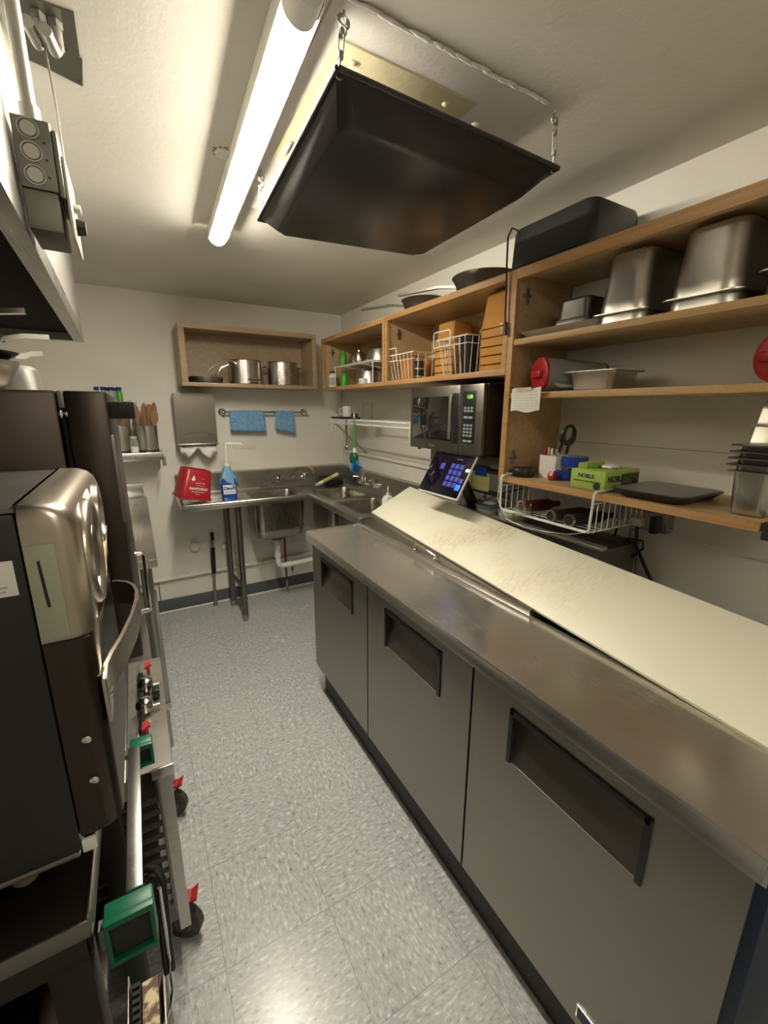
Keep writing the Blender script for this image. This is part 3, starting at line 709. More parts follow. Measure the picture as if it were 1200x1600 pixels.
lyingbottle(1.215, 1.075, .022, .17, (1, -.18, 0), 'darkred', 'chrome', 'dark red bottle lying at the far end of the wire basket')
t = thing('drinking_glass', 'small clear glass lying beside the dark red bottle in the wire basket', 'glass', (1.20, 1.02, 1.1335))
b = MB(local=True); b.lathe([(0, 0), (.020, 0), (.023, .06), (.021, .06), (.0185, .004), (0, .004)], (0, 0, .023), (-.3, .2, 0)); b.build('glass_body', 'glass', t)

# ---- items on top of the cabinets
t = thing('toaster', 'black toaster standing on top of the tall shelf unit with its cord hanging down', 'toaster', (1.37, 1.09, ZT))
b = MB(); b.loft([rrect(1.375, 1.095, .120, .160, .02, ZT+.012), rrect(1.375, 1.095, .124, .166, .025, ZT+.018), rrect(1.375, 1.095, .121, .163, .028, ZT+.128), rrect(1.375, 1.095, .116, .158, .030, ZT+.142), rrect(1.375, 1.095, .104, .146, .030, ZT+.149), rrect(1.375, 1.095, .09, .13, .030, ZT+.151)]); b.build('shell', 'black', t)
b = MB(); b.box(1.30, 1.47, .96, 1.21, ZT, ZT+.0115, .003); b.build('base', 'blackmatte', t)
for x in (1.35, 1.42):
    b = MB(); b.box(x-.012, x+.012, .99, 1.18, ZT+.1512, ZT+.1530, .001); b.build('bread_slot', 'galv', t)
b = MB(); b.tube([(1.27, 1.215, ZT+.08), (1.245, 1.225, ZT+.135), (1.225, 1.232, ZT+.14), (1.212, 1.235, ZT+.11), (1.208, 1.228, ZT+.02), (1.2095, 1.224, ZT-.05), (1.210, 1.220, ZT-.15), (1.209, 1.216, ZT-.19)], .0032, 6); b.tube([(1.209, 1.216, ZT-.17), (1.209, 1.214, ZT-.215)], .007, 8); b.build('power_cord', 'black', t)
def frypan(x, y, r, h, label, hdir, hl, mt='steel_dark', name='frying_pan', z=ZT+.0005, hz=.0, hmt='steel', rise=.035):
    t = thing(name, label, 'pan', (x, y, z))
    b = MB(local=True); b.lathe([(0, 0), (r*.70, 0), (r*.80, .004), (r*.97, h-.004), (r*1.01, h), (r*1.0, h+.001), (r*.95, h-.004), (r*.78, .007), (r*.68, .003), (0, .003)], seg=40); b.build('pan_bowl', mt, t)
    d = Vector(hdir).normalized(); s = Vector((-d.y, d.x, 0)); b = MB(local=True)
    pts = [d*(r*.93)+Vector((0, 0, h*.75)), d*(r*1.10)+Vector((0, 0, h*.9)), d*(r*1.1+hl*.3)+Vector((0, 0, h+rise*.6)), d*(r*1.1+hl)+Vector((0, 0, h+rise))]
    b.loft([[p+s*w_+Vector((0, 0, q)) for w_, q in ((.010, .005), (-.010, .005), (-.010, -.005), (.010, -.005))] for p in pts]); b.build('handle', hmt, t, smooth=50)
    b = MB(local=True); q = d*(r*.97)
    b.sphere(q+s*.006+Vector((0, 0, h*.72)), .004, seg=8); b.sphere(q-s*.006+Vector((0, 0, h*.72)), .004, seg=8); b.build('rivet', 'chrome', t)
    return t
frypan(1.365, 1.50, .145, .062, 'large dark skillet on top of the cabinet beside the black toaster', (-.25, 1, 0), .36, 'steel_dark', rise=.020)
frypan(1.350, 1.93, .120, .056, 'smaller steel skillet on top of the cabinet, further from the toaster', (-.30, 1, 0), .33, 'steel_dark', rise=.022)

# ---- amber containers
ZS = ZB+TH+.0005
def amber(x, y, z, hx, hy, h, label, up=False, mt='amber', lip=.006, taper=.84, r=.014):
    t = thing('food_container', label, 'food container', (x, y, z))
    d = 1 if up else -1; zb = 0 if up else h
    def Z(q): return zb+d*q*h
    bx, by = hx-lip, hy-lip
    b = MB(local=True)
    b.vessel([(bx*taper*.9, by*taper*.9, Z(0), r*.6), (bx*taper, by*taper, Z(.04), r), (bx*.97, by*.97, Z(.86), r), (bx, by, Z(.9), r), (bx, by, Z(.98), r), (hx, hy, Z(.98), r), (hx, hy, Z(1), r), (bx-.002, by-.002, Z(1), r), (bx*.97-.002, by*.97-.002, Z(.86), r), (bx*taper-.002, by*taper-.002, Z(.06), r), (bx*taper*.85, by*taper*.85, Z(.04), r*.6)])
    b.build('container_body', mt, t, smooth=50); return t
names = ['lowest', 'second', 'third', 'fourth', 'fifth']
for k in range(5):
    amber(1.345, 1.345, ZS+k*.034, .085, .078, .0325, 'amber container beside the shelf unit, %s up from the cabinet floor in its stack' % names[k], up=False, taper=.95)
amber(1.345, 1.345, ZS+5*.034, .083, .076, .135, 'tall amber container upside down crowning the stack beside the shelf unit', up=False, taper=.82)
for k in range(4):
    amber(1.42, 1.765, ZS+k*.034, .080, .080, .0325, 'amber container in the rear stack behind the wire baskets, %s up from the floor' % names[k], up=False, taper=.95)
amber(1.42, 1.765, ZS+4*.034, .078, .078, .13, 'tall amber container upside down crowning the rear stack behind the wire basket', up=False, taper=.82)

def wirebasket(x0, x1, y0, y1, z0, z1, label, fl=.02, handle_y=None, nw=6):
    t = thing('wire_basket', label, 'basket', ((x0+x1)/2, (y0+y1)/2, z0))
    b = MB(); top = [(x0-fl, y0-fl, z1), (x1+fl*0, y0-fl, z1), (x1, y1+fl, z1), (x0-fl, y1+fl, z1)]
    b.tube([Vector(p) for p in top], .0032, 8, closed=True); b.build('rim_wire', 'whitewire', t)
    b = MB(); b.tube([Vector(p) for p in [(x0-fl*.6, y0-fl*.6, z1-.03), (x1, y0-fl*.6, z1-.03), (x1, y1+fl*.6, z1-.03), (x0-fl*.6, y1+fl*.6, z1-.03)]], .0022, 6, closed=True); b.build('band_wire', 'whitewire', t)
    for k in range(nw):
        y = y0+(y1-y0)*(k+.5)/nw; yt = y0-fl+(y1-y0+2*fl)*(k+.5)/nw
        b = MB(); b.tube([(x0-fl, yt, z1), (x0, y, z0+.012), (x0+.01, y, z0+.003), (x1-.01, y, z0+.003), (x1, y, z0+.012), (x1, yt, z1)], .0019, 6); b.build('rib_wire', 'whitewire', t)
    for k in range(4):
        x = x0+(x1-x0)*(k+.5)/4
        b = MB(); b.tube([(x-.01, y0-fl, z1), (x, y0, z0+.012), (x, y0+.01, z0+.003), (x, y1-.01, z0+.003), (x, y1, z0+.012), (x-.01, y1+fl, z1)], .0019, 6); b.build('rib_wire', 'whitewire', t)
    if handle_y:
        a, c = handle_y
        b = MB(); b.tube([(x0-fl-.002, a, z1-.03), (x0-fl-.004, a, z1+.028), (x0-fl-.004, a+.008, z1+.034), (x0-fl-.004, c-.008, z1+.034), (x0-fl-.004, c, z1+.028), (x0-fl-.002, c, z1-.03), (x0-fl-.002, a, z1-.03)], .003, 8); b.build('handle', 'whitewire', t)
    return t
wirebasket(1.262, 1.40, 1.478, 1.655, ZS, ZS+.160, 'white wire basket holding dark and clear containers, nearest the microwave end', handle_y=(1.57, 1.69))
amber(1.315, 1.525, ZS+.006, .040, .042, .158, 'dark smoked container standing in the wire basket nearest the microwave end', up=True, mt='smoke', taper=.8)
amber(1.365, 1.60, ZS+.006, .028, .036, .150, 'clear container standing in the wire basket nearest the microwave end', up=True, mt='clearplast', taper=.8)
wirebasket(1.262, 1.44, 1.885, 2.10, ZS, ZS+.135, 'white wire basket holding amber containers beside the cabinet divider', handle_y=(2.02, 2.125), nw=7)
amber(1.335, 2.010, ZS+.006, .062, .066, .122, 'amber container standing in the wire basket beside the cabinet divider', up=True, taper=.8)
amber(1.405, 1.98, ZS+.006, .030, .050, .105, 'darker amber container at the back of the wire basket beside the divider', up=True, taper=.8)
t = thing('steel_canister', 'dark shiny jar with steel rims standing inside the divider wire basket', 'jar', (1.315, 1.918, ZS+.006))
b = MB(local=True); b.lathe([(0, 0), (.022, 0), (.024, .01), (.024, .09), (.020, .105), (0, .107)]); b.build('jar_body', 'smoke', t)
for z_ in (.012, .05, .092):
    b = MB(local=True); b.lathe([(.0242, z_), (.026, z_), (.026, z_+.006), (.0242, z_+.006)], closed_prof=True); b.build('steel_band', 'chrome', t)

# wire riser with bowls above and below
t = thing('wire_riser', 'white wire shelf riser inside the cabinet nearest the corner, with steel bowls on it', 'riser', (1.37, 2.56, ZS))
b = MB(); b.tube([Vector(p) for p in ((1.25, 2.30, ZS+.135), (1.49, 2.30, ZS+.135), (1.49, 2.86, ZS+.135), (1.25, 2.86, ZS+.135))], .0035, 8, closed=True); b.build('top_frame', 'whitewire', t)
for y in (2.305, 2.855):
    for x in (1.252, 1.488):
        b = MB(); b.tube([(x, y, ZS+.003), (x, y, ZS+.135)], .0032, 8); b.build('leg', 'whitewire', t)
    b = MB(); b.tube([(1.252, y, ZS+.004), (1.488, y, ZS+.004)], .003, 6); b.build('foot_wire', 'whitewire', t)
for k in range(16):
    y = 2.32+.52*k/15; b = MB(); b.tube([(1.25, y, ZS+.137), (1.49, y, ZS+.137)], .0017, 5); b.build('cross_wire', 'whitewire', t)
def bowl(x, y, z, r, h, label, name='mixing_bowl', mt='steel'):
    b = MB(); b.lathe([(r*1.03, 0), (r*1.03, .003), (r, .004), (r*.97, h*.35), (r*.82, h*.75), (r*.45, h*.97), (0, h), (0, h-.002), (r*.43, h*.95), (r*.80, h*.73), (r*.95, h*.33), (r*.98, .002)], (x, y, z), seg=40)
    return b.build(name, mt, label=label, cat='bowl')
bowl(1.395, 2.47, ZS+.139, .088, .105, 'large steel bowl upside down on the wire riser, nearer the divider')
bowl(1.365, 2.72, ZS+.139, .072, .085, 'small steel bowl upside down on the wire riser, nearer the corner')
bowl(1.36, 2.54, ZS+.0005, .100, .118, 'large steel bowl upside down under the wire riser')
t = thing('metal_shaker', 'steel shaker standing on the wire riser beside the green bottle', 'shaker', (1.32, 2.615, ZS+.139))
b = MB(local=True); b.lathe([(0, 0), (.032, 0), (.034, .004), (.033, .06), (.024, .075), (0, .078)]); b.build('shaker_body', 'steel', t)
b = MB(local=True); b.lathe([(.0, .078), (.014, .078), (.014, .088), (0, .090)]); b.build('shaker_cap', 'chrome', t)
b = MB(); b.box(1.238, 1.27, 2.40, 2.47, ZS, ZS+.040, .006); b.build('napkin_bundle', 'white', label='small white bundle on the cabinet floor in front of the wire riser', cat='bundle')
def sbottle(x, y, z, label, mt, capmt, h=.12, r=.024, lab=None, name='squeeze_bottle'):
    t = thing(name, label, 'bottle', (x, y, z))
    b = MB(local=True); b.lathe([(0, 0), (r*.95, 0), (r, .004), (r, h*.68), (r*.7, h*.80), (r*.45, h*.84), (r*.45, h*.88), (0, h*.88)]); b.build('bottle_body', mt, t)
    b = MB(local=True); b.lathe([(0, h*.88), (r*.55, h*.88), (r*.50, h), (0, h)]); b.build('cap', capmt, t)
    if lab:
        b = MB(local=True); b.lathe([(r+.0004, h*.18), (r+.0009, h*.18), (r+.0009, h*.62), (r+.0004, h*.62)], closed_prof=True); b.build('label_band', lab, t)
    return t
sbottle(1.262, 2.925, ZS, 'white supplement bottle with a dark cap on the cabinet floor nearest the corner', 'white', 'ink', .115, .030, 'fadedink')
sbottle(1.300, 2.825, ZS+.139+0, 'bright green bottle on the wire riser near the hinge plate', 'limegreen', 'limegreen', .105, .026)
sbottle(1.285, 2.775, ZS, 'green bottle standing under the wire riser beside the white bottle', 'limegreen', 'green', .11, .026)

# ---- microwave
t = thing('microwave', 'stainless microwave oven with black door hung below the cabinet by the shelf unit', 'microwave', (1.19, 1.80, 1.322), R(-90))
W, H, D = .515, .285, .32
b = MB(local=True); b.box(0, W, .022, D, 0, H, .004); b.build('case', 'steel_brown_refl', t)
b = MB(local=True); b.box(.002, .372, .0, .0215, .002, H-.002, .003); dr = b.build('door', 'steel_dark', t)
b = MB(local=True); b.box(.022, .325, -.0015, .001, .048, H-.046, .001); b.build('door_window', 'mwglass', dr)
b = MB(local=True); b.box(.326, .368, -.003, .001, .040, H-.034, .002); b.build('dark_grip_strip', 'black', dr)
b = MB(local=True); b.box(.300, .318, -.0022, -.0014, .055, H-.044, .0005); b.build('bright_edge', 'steel', dr)
b = MB(local=True); b.box(.375, W-.002, .0, .0215, .002, H-.002, .003); cp = b.build('control_panel', 'steel_dark', t)
b = MB(local=True); b.box(.392, .472, -.0015, .001, .045, H-.028, .001); b.build('black_keypad', 'black', cp)
b = MB(local=True); b.box(.402, .462, -.0022, -.0014, .222, .247); b.build('display_window', 'blackmatte', cp)
b = MB(local=True); b.text('1:38', Matrix.Translation((.437, -.0026, .234)) @ RX90, .020, bold=.0004); b.build('display_digits', 'led', cp, smooth=0)
b = MB(local=True)
for r_, z in enumerate((.205, .190, .178, .152, .120, .106, .092, .078, .056)):
    for c2 in range(3 if r_ in (1, 2, 4, 5, 6, 7) else 2):
        n3 = 3 if r_ in (1, 2, 4, 5, 6, 7) else 2
        x = .402+c2*.060/n3; wk = .060/n3-.005
        if r_ == 0: continue
        b.box(x+.001, x+wk, -.0022, -.0014, z-.0045, z+.0045, .0005)
b.build('keys', 'key', cp, smooth=0)
b = MB(local=True); b.text('Oster', Matrix.Translation((.185, -.0006, .022)) @ RX90, .020, bold=.0004); b.build('door_lettering', 'steel', dr, smooth=0)
for x in (.03, W-.03):
    for y in (.04, D-.03):
        b = MB(local=True); b.cyl((x, y, -.010), .009, .010, seg=12); b.build('foot', 'blackmatte', t)
t = thing('microwave_bracket', 'steel wall bracket under the microwave with black straps', 'bracket', (1.42, 1.4, 1.24))
b = MB(); b.box(1.305, 1.525, 1.225, 1.78, 1.255, 1.3115, .003); b.build('steel_box', 'steel_dark', t)
b = MB(); b.box(1.295, 1.52, 1.222, 1.76, 1.238, 1.2545, .002); b.build('black_strap', 'black', t)
b = MB(); b.box(1.300, 1.306, 1.225, 1.50, 1.145, 1.165, .002); b.box(1.300, 1.306, 1.49, 1.505, 1.145, 1.2375, .001); b.build('black_strap', 'black', t)
t = thing('sticky_note', 'pale yellow sticky note with a blue tape top hanging under the microwave', 'note', (1.29, 1.39, 1.14))
b = MB(); b.box(1.2945, 1.2952, 1.335, 1.452, 1.158, 1.234); b.build('note_sheet', 'tape', t)
b = MB(); b.box(1.2925, 1.2942, 1.352, 1.425, 1.222, 1.262); b.build('blue_tape', 'blue', t)
b = MB(); b.box(1.2938, 1.2944, 1.352, 1.44, 1.19, 1.192); b.box(1.2938, 1.2944, 1.36, 1.44, 1.205, 1.2065); b.build('pen_marks', 'fadedink', t)

# ---- tablet on stand
t = thing('tablet', 'point-of-sale tablet showing a blue number keypad, on a stand behind the board', 'tablet', (1.105, 1.460, 1.143), rot=(R(-30), 0, R(-90)))
b = MB(local=True); b.box(-.140, .140, 0, .012, 0, .205, .006, 3); b.build('case', 'white', t)
b = MB(local=True); b.box(-.136, .136, -.0008, .001, .006, .200, .001); sc_ = b.build('screen', 'screen', t)
b = MB(local=True)
for r_ in range(4):
    for c2 in range(3): b.box(.012+c2*.030, .036+c2*.030, -.0016, -.0009, .048+r_*.028, .071+r_*.028, .0004)
b.build('keypad_keys', 'bluekey', sc_, smooth=0)
b = MB(local=True); b.box(-.058, -.030, -.0016, -.0009, .120, .150, .0004); b.build('side_button', 'bluekey', sc_)
b = MB(local=True); b.box(.102, .124, -.0016, -.0009, .072, .094, .0004); b.build('delete_key', 'bluekey', sc_)
b = MB(local=True); b.box(.098, .126, -.0018, -.0009, .040, .066, .0004); b.build('enter_key', 'brightkey', sc_)
b = MB(local=True)
for i in range(12):
    r_, c2 = divmod(i, 3); b.text('1234567890'[i] if i < 10 else '-', Matrix.Translation((.024+c2*.030, -.0019, .059+(3-r_)*.028)) @ RX90, .012)
b.text('Enter PIN', Matrix.Translation((.05, -.0014, .176)) @ RX90, .009); b.build('keypad_digits', 'key', sc_, smooth=0)
t = thing('tablet_stand', 'small black stand holding up the tablet on the prep counter', 'stand', (1.24, 1.46, 1.063))
b = MB(); b.box(1.275, 1.38, 1.40, 1.52, 1.0625, 1.0725, .003); b.build('base', 'black', t)
b = MB(); b.loft([rrect(1.325, 1.46, .018, .03, .01, 1.0728), rrect(1.225, 1.46, .012, .03, .01, 1.245)]); b.build('arm', 'black', t)

# ---- tubs behind the board
def tub(x, y, z, r, h, label, mt, lidmt, food=True):
    t = thing('tub', label, 'tub', (x, y, z))
    b = MB(local=True); b.vessel([(r*.80, r*.80, 0, r*.5), (r*.85, r*.85, .003, r*.55), (r, r, h, r*.6), (r-.002, r-.002, h, r*.6), (r*.83, r*.83, .005, r*.5)]); b.build('tub_body', mt, t)
    if food: b = MB(local=True); b.vessel([(r*.80, r*.80, .0055, r*.5), (r*.93, r*.93, h*.72, r*.55)]); b.build('contents', 'food', t)
    if lidmt: b = MB(local=True); b.vessel([(r*1.04, r*1.04, h-.004, r*.6), (r*1.05, r*1.05, h+.006, r*.6), (r*.9, r*.9, h+.008, r*.5)]); b.build('lid', lidmt, t)
    return t
tub(1.285, 1.315, 1.0625, .048, .042, 'tub of pale food with a dark blue lid behind the cutting board', 'clearplast', mat('slate_blue_lid', (.07, .09, .13), .4))
tub(1.300, 1.195, 1.0625, .052, .045, 'open translucent tub of pale food behind the cutting board', 'clearplast', None)
b = MB(); b.vessel([(.02, .025, 1.1135, .006), (.014, .02, 1.120, .006), (.006, .008, 1.124, .003)], 1.285, 1.315, 2); b.build('paper_scrap', 'paper', label='crumpled white paper scrap on the dark blue tub lid', cat='paper')
b = MB(); b.tube([(1.30, 1.36, 1.16), (1.29, 1.35, 1.13), (1.26, 1.33, 1.145), (1.255, 1.30, 1.135), (1.27, 1.27, 1.155), (1.31, 1.25, 1.17), (1.40, 1.24, 1.18)], .003, 6); b.build('black_cable', 'black', label='black cable looping over the dark-lidded tub', cat='cable')

# ---- wall outlet, plugs and cables at the right
t = thing('wall_outlet', 'grey metal electrical outlet box with plugs below the lower shelf', 'outlet', (1.50, .77, 1.10))
b = MB(); b.box(1.485, 1.529, .70, .83, 1.105, 1.172, .003); b.build('box', 'galv', t)
b = MB(); b.box(1.480, 1.4845, .745, .825, 1.110, 1.168, .001); b.build('face_plate', 'cream', t)
b = MB(); b.box(1.445, 1.4795, .765, .800, 1.120, 1.150, .006); b.build('plug', 'white', t)
b = MB(); b.box(1.448, 1.4795, .715, .738, 1.106, 1.165, .004); b.build('dark_cover', 'smoke', t)
b = MB(); b.tube([(1.455, .835, 1.225), (1.455, .845, 1.12), (1.46, .86, 1.02), (1.46, .85, .975), (1.455, .80, .985), (1.45, .745, 1.05), (1.45, .75, 1.075), (1.45, .80, 1.07), (1.455, .84, 1.03), (1.46, .87, .98)], .004, 8); b.build('looped_cord', 'black', label='looped black power cord hanging below the lower shelf beside the outlet', cat='cord')
b = MB(); b.tube([(1.458, .78, 1.12), (1.46, .775, 1.05), (1.465, .735, .98), (1.47, .70, .92)], .006, 8); b.build('power_cable', 'black', label='thick black cable running down from the plug to behind the board', cat='cord')
b = MB(); b.tube([(1.40, .955, 1.125), (1.42, .93, 1.03), (1.44, .90, .985), (1.45, .87, .96)], .0035, 8); b.build('power_cable', 'black', label='thin black cable dropping from the wire basket beside the looped cord', cat='cord')
b = MB(); b.tube([(1.475, .80, 1.10), (1.478, .79, .93)], .014, 10); b.build('grey_conduit', 'galv', label='short grey conduit standing against the wall under the outlet', cat='conduit')
b = MB(); pts = [(1.46, .78, 1.155), (1.49, .72, 1.13), (1.50, .65, 1.105), (1.505, .57, 1.095), (1.51, .48, 1.10), (1.51, .38, 1.105)]; b.tube(pts, .0018, 6); b.build('white_cable', 'white', label='thin white cable sagging along the wall below the lower shelf', cat='cable')

# ================================================================ BACK WALL CABINET
t = thing('wall_cabinet', 'open pale wood cabinet on the back wall holding steel pots and a skillet', 'cabinet', (.745, 3.21, 1.645))
bx0, bx1, by0, bz0, bz1 = .293, 1.200, 3.065, 1.645, 2.022
b = MB(); b.box(bx0, bx1, by0+.016, YB-.002, bz0, bz0+.018); b.build('bottom_panel', 'backwood', t)
b = MB(); b.box(bx0, bx1, by0+.016, YB-.002, bz1-.018, bz1); b.build('top_panel', 'backwood', t)
b = MB(); b.box(bx0, bx0+.018, by0+.016, YB-.002, bz0+.018, bz1-.018); b.build('side_panel', 'backwood', t)
b = MB(); b.box(bx1-.018, bx1, by0+.016, YB-.002, bz0+.018, bz1-.018); b.build('side_panel', 'backwood', t)
b = MB(); b.box(bx0+.018, bx1-.018, YB-.010, YB-.004, bz0+.018, bz1-.018); b.build('back_panel', 'backwood', t)
for q in ((bx0, bx1, bz0-.002, bz0+.022), (bx0, bx1, bz1-.030, bz1+.001), (bx0, bx0+.036, bz0+.022, bz1-.03), (bx1-.032, bx1, bz0+.022, bz1-.03)):
    b = MB(); b.box(q[0], q[1], by0, by0+.0158, q[2], q[3], .001); b.build('face_frame', 'backedge', t)
for z in (bz1-.095, bz0+.085):
    b = MB(); x = bx1-.018; b.box(x-.003, x, by0+.03, by0+.055, z-.02, z+.02, .001); b.box(x-.008, x-.003, by0+.03, by0+.045, z-.006, z+.006, .001); b.build('hinge_plate', 'galv', t)
for z in (bz1-.085, bz0+.075):
    b = MB(); x = bx0+.036; b.box(x, x+.003, by0+.003, by0+.012, z-.012, z+.012, .001); b.build('hinge_screw', 'galv', t)
zc = bz0+.0185
def pot(x, y, r, h, label, hdir, lid=False, rz=0):
    t = thing('stock_pot', label, 'pot', (x, y, zc))
    b = MB(local=True); b.lathe([(0, 0), (r*.93, 0), (r, .008), (r, h-.003), (r+.004, h), (r+.003, h+.002), (r-.002, h-.003), (r-.003, .01), (r*.9, .004), (0, .004)], seg=44); b.build('pot_body', 'steel', t)
    for s in (0, 180):
        d = Matrix.Rotation(R(rz+s), 3, 'Z') @ Vector((1, 0, 0)); p = Matrix.Rotation(R(rz+s), 3, 'Z') @ Vector((0, 1, 0))
        zz = Vector((0, 0, h*.80)); b = MB(local=True)
        b.tube([d*r+p*.035+zz, d*(r+.022)+p*.032+zz, d*(r+.028)+p*.018+zz, d*(r+.028)-p*.018+zz, d*(r+.022)-p*.032+zz, d*r-p*.035+zz], .004, 8); b.build('loop_handle', 'steel', t)
    return t
pot(.985, 3.205, .105, .165, 'wide steel stock pot in the back cabinet next to its right-hand side', 1, rz=0)
t = thing('saucepan', 'tall steel saucepan with long handle in the middle of the back cabinet', 'pan', (.715, 3.195, zc))
r, h = .108, .163
b = MB(local=True); b.lathe([(0, 0), (r*.92, 0), (r, .008), (r, h-.003), (r+.005, h), (r+.003, h+.002), (r-.002, h-.003), (r-.003, .01), (r*.9, .004), (0, .004)], seg=44); b.build('pan_bowl', 'steel', t)
b = MB(local=True); b.tube([(-.075, -.075, h*.80), (-.105, -.10, h*.93), (-.13, -.095, h*.97), (-.20, -.08, h*.80), (-.255, -.075, h*.52)], .0075, 8); b.build('long_handle', 'chrome', t)
b = MB(local=True); b.tube([(-.005, -.105, .035), (.01, -.128, .038), (.06, -.125, .040), (.078, -.075, .036)], .006, 8); b.tube([(.0, -.12, .018), (.055, -.12, .018)], .005, 8); b.build('helper_handle', 'chrome', t)
t = thing('skillet', 'shallow blackened steel skillet at the left of the back cabinet', 'pan', (.452, 3.20, zc))
b = MB(local=True); r, h = .112, .042
b.lathe([(0, 0), (r*.86, 0), (r*.92, .003), (r*1.0, h), (r*1.0, h+.002), (r*.97, h-.002), (r*.88, .006), (0, .005)], seg=40); b.build('pan_bowl', 'steel_dark', t)
b = MB(local=True); b.tube([(.045, -.092, h*.7), (.055, -.105, h+.01), (.085, -.11, h+.06), (.135, -.11, h+.082)], .0065, 8); b.build('handle', 'steel', t)
for dx in (-.012, .012):
    b = MB(local=True); b.sphere((.045+dx, -.098, h*.6), .005, seg=8); b.build('rivet', 'chrome', t)

# ================================================================ TOWEL DISPENSER, TOWEL BAR
t = thing('towel_dispenser', 'grey steel paper towel dispenser on the back wall below the wooden cabinet', 'dispenser', (.37, 3.30, 1.262))
b = MB(); b.prism([(.242, 1.262), (.498, 1.262), (.498, 1.590), (.492, 1.603), (.482, 1.606), (.258, 1.606), (.248, 1.603), (.242, 1.590)], 'Y', 3.225, YB-.001); b.build('case', 'steel_dark', t)
b = MB(); b.prism([(.246, 1.268), (.494, 1.268), (.494, 1.588), (.488, 1.600), (.252, 1.600), (.246, 1.588)], 'Y', 3.218, 3.2248); b.build('front_cover', 'steel_cover', t)
b = MB(); b.tube([(.262, 3.2175, 1.31+.0), (.30, 3.2165, 1.335), (.35, 3.216, 1.345), (.40, 3.2165, 1.345), (.45, 3.217, 1.33), (.48, 3.2175, 1.31)], .0012, 6); b.box(.285, .287, 3.2165, 3.2178, 1.35, 1.39); b.build('pressed_line', 'galv', t)
b = MB(); b.box(.238, .502, 3.212, 3.235, 1.255, 1.266, .002); b.build('bottom_lip', 'steel', t)
b = MB(); nx = 24
top = []; bot = []; mid = []
for i in range(nx+1):
    u = i/nx; x = .252+.236*u; f = math.sin(u*PI*5)*.006
    dz = .045+.055*(1-abs(u*2-1)**1.5)*0
    # two hanging points with a notch in the middle
    dz = .048 + .042*max(0, 1-abs(u-.17)/.20) + .052*max(0, 1-abs(u-.78)/.24) - .012*max(0, 1-abs(u-.48)/.12)
    top.append((x, 3.250+f, 1.258)); mid.append((x, 3.238-f*1.6, 1.258-dz*.55)); bot.append((x+.004*math.sin(u*9), 3.232+f*1.8, 1.258-dz))
b.loft([top, mid, bot], closed=False)
o = b.build('paper_towel', 'paper', label='white paper towel hanging out of the grey steel dispenser', cat='paper towel', recalc=False)
sm = o.modifiers.new('solid', 'SOLIDIFY'); sm.thickness = .0015
t = thing('towel_bar', 'chrome towel bar on the back wall carrying two blue cloths', 'towel bar', (.87, 3.33, 1.475))
b = MB(); b.tube([(.575, 3.300, 1.478), (1.178, 3.300, 1.478)], .0075, 12); b.build('bar', 'chrome', t)
for x in (.565, 1.186):
    b = MB(); b.lathe([(0, 0), (.026, 0), (.026, .006), (.018, .012), (.011, .03), (.011, .045), (.0, .045)], (x, YB-.001, 1.478), (0, -1, 0)); b.sphere((x, 3.300, 1.478), .0145); b.build('mount', 'chrome', t)
def cloth(name, x0, x1, zf0, zf1, zb0, label, skew=.0):
    """folded cloth over the bar; zf0/zf1 front hem at left/right, zb0 back hem"""
    b = MB(); rings = []; nu = 16
    path = []
    for k in range(8): path.append((3.3095, None, k/7))      # back leaf going up
    for k in range(7): a = PI*k/6; path.append((3.300+.0105*math.cos(a), 1.478+.0105*math.sin(a), None))
    for k in range(8): path.append((3.2895, None, -1-k/7))
    for j, (y, z, f) in enumerate(path):
        row = []
        for i in range(nu+1):
            u = i/nu; x = x0+(x1-x0)*u
            if z is not None: zz = z; yy = y
            elif f >= 0: zz = zb0+(1.478-zb0)*f; yy = y+.004*(1-f)*math.sin(u*7+1); x += skew*(1-f)*.6
            else:
                q = -f-1; zh = zf0+(zf1-zf0)*u; zz = 1.478+(zh-1.478)*q; yy = y-.004*q*math.sin(u*6)-.006*q; x += skew*q*(.5-u)*-1
            row.append((x, yy, zz))
        rings.append(row)
    b.loft(rings, closed=False)
    o = b.build(name, 'terry', label=label, cat='cloth', recalc=False)
    s_ = o.modifiers.new('solid', 'SOLIDIFY'); s_.thickness = .004; s_.offset = 0
    return o
cloth('cleaning_cloth', .608, .855, 1.345, 1.333, 1.338, 'wide blue cloth folded over the chrome towel bar, next to the dispenser', .012)
cloth('cleaning_cloth', .938, 1.078, 1.352, 1.315, 1.340, 'narrow blue cloth folded over the chrome towel bar, nearer the corner', .02)
b = MB(); b.box(.62, .795, YB-.0035, YB-.0005, 1.205, 1.325, .001); b.box(.735, .795, YB-.0045, YB-.0036, 1.203, 1.207, .0005)
b.build('wall_patch', 'wall', label='painted-over rectangular plate on the back wall under the wide blue cloth', cat='wall plate')

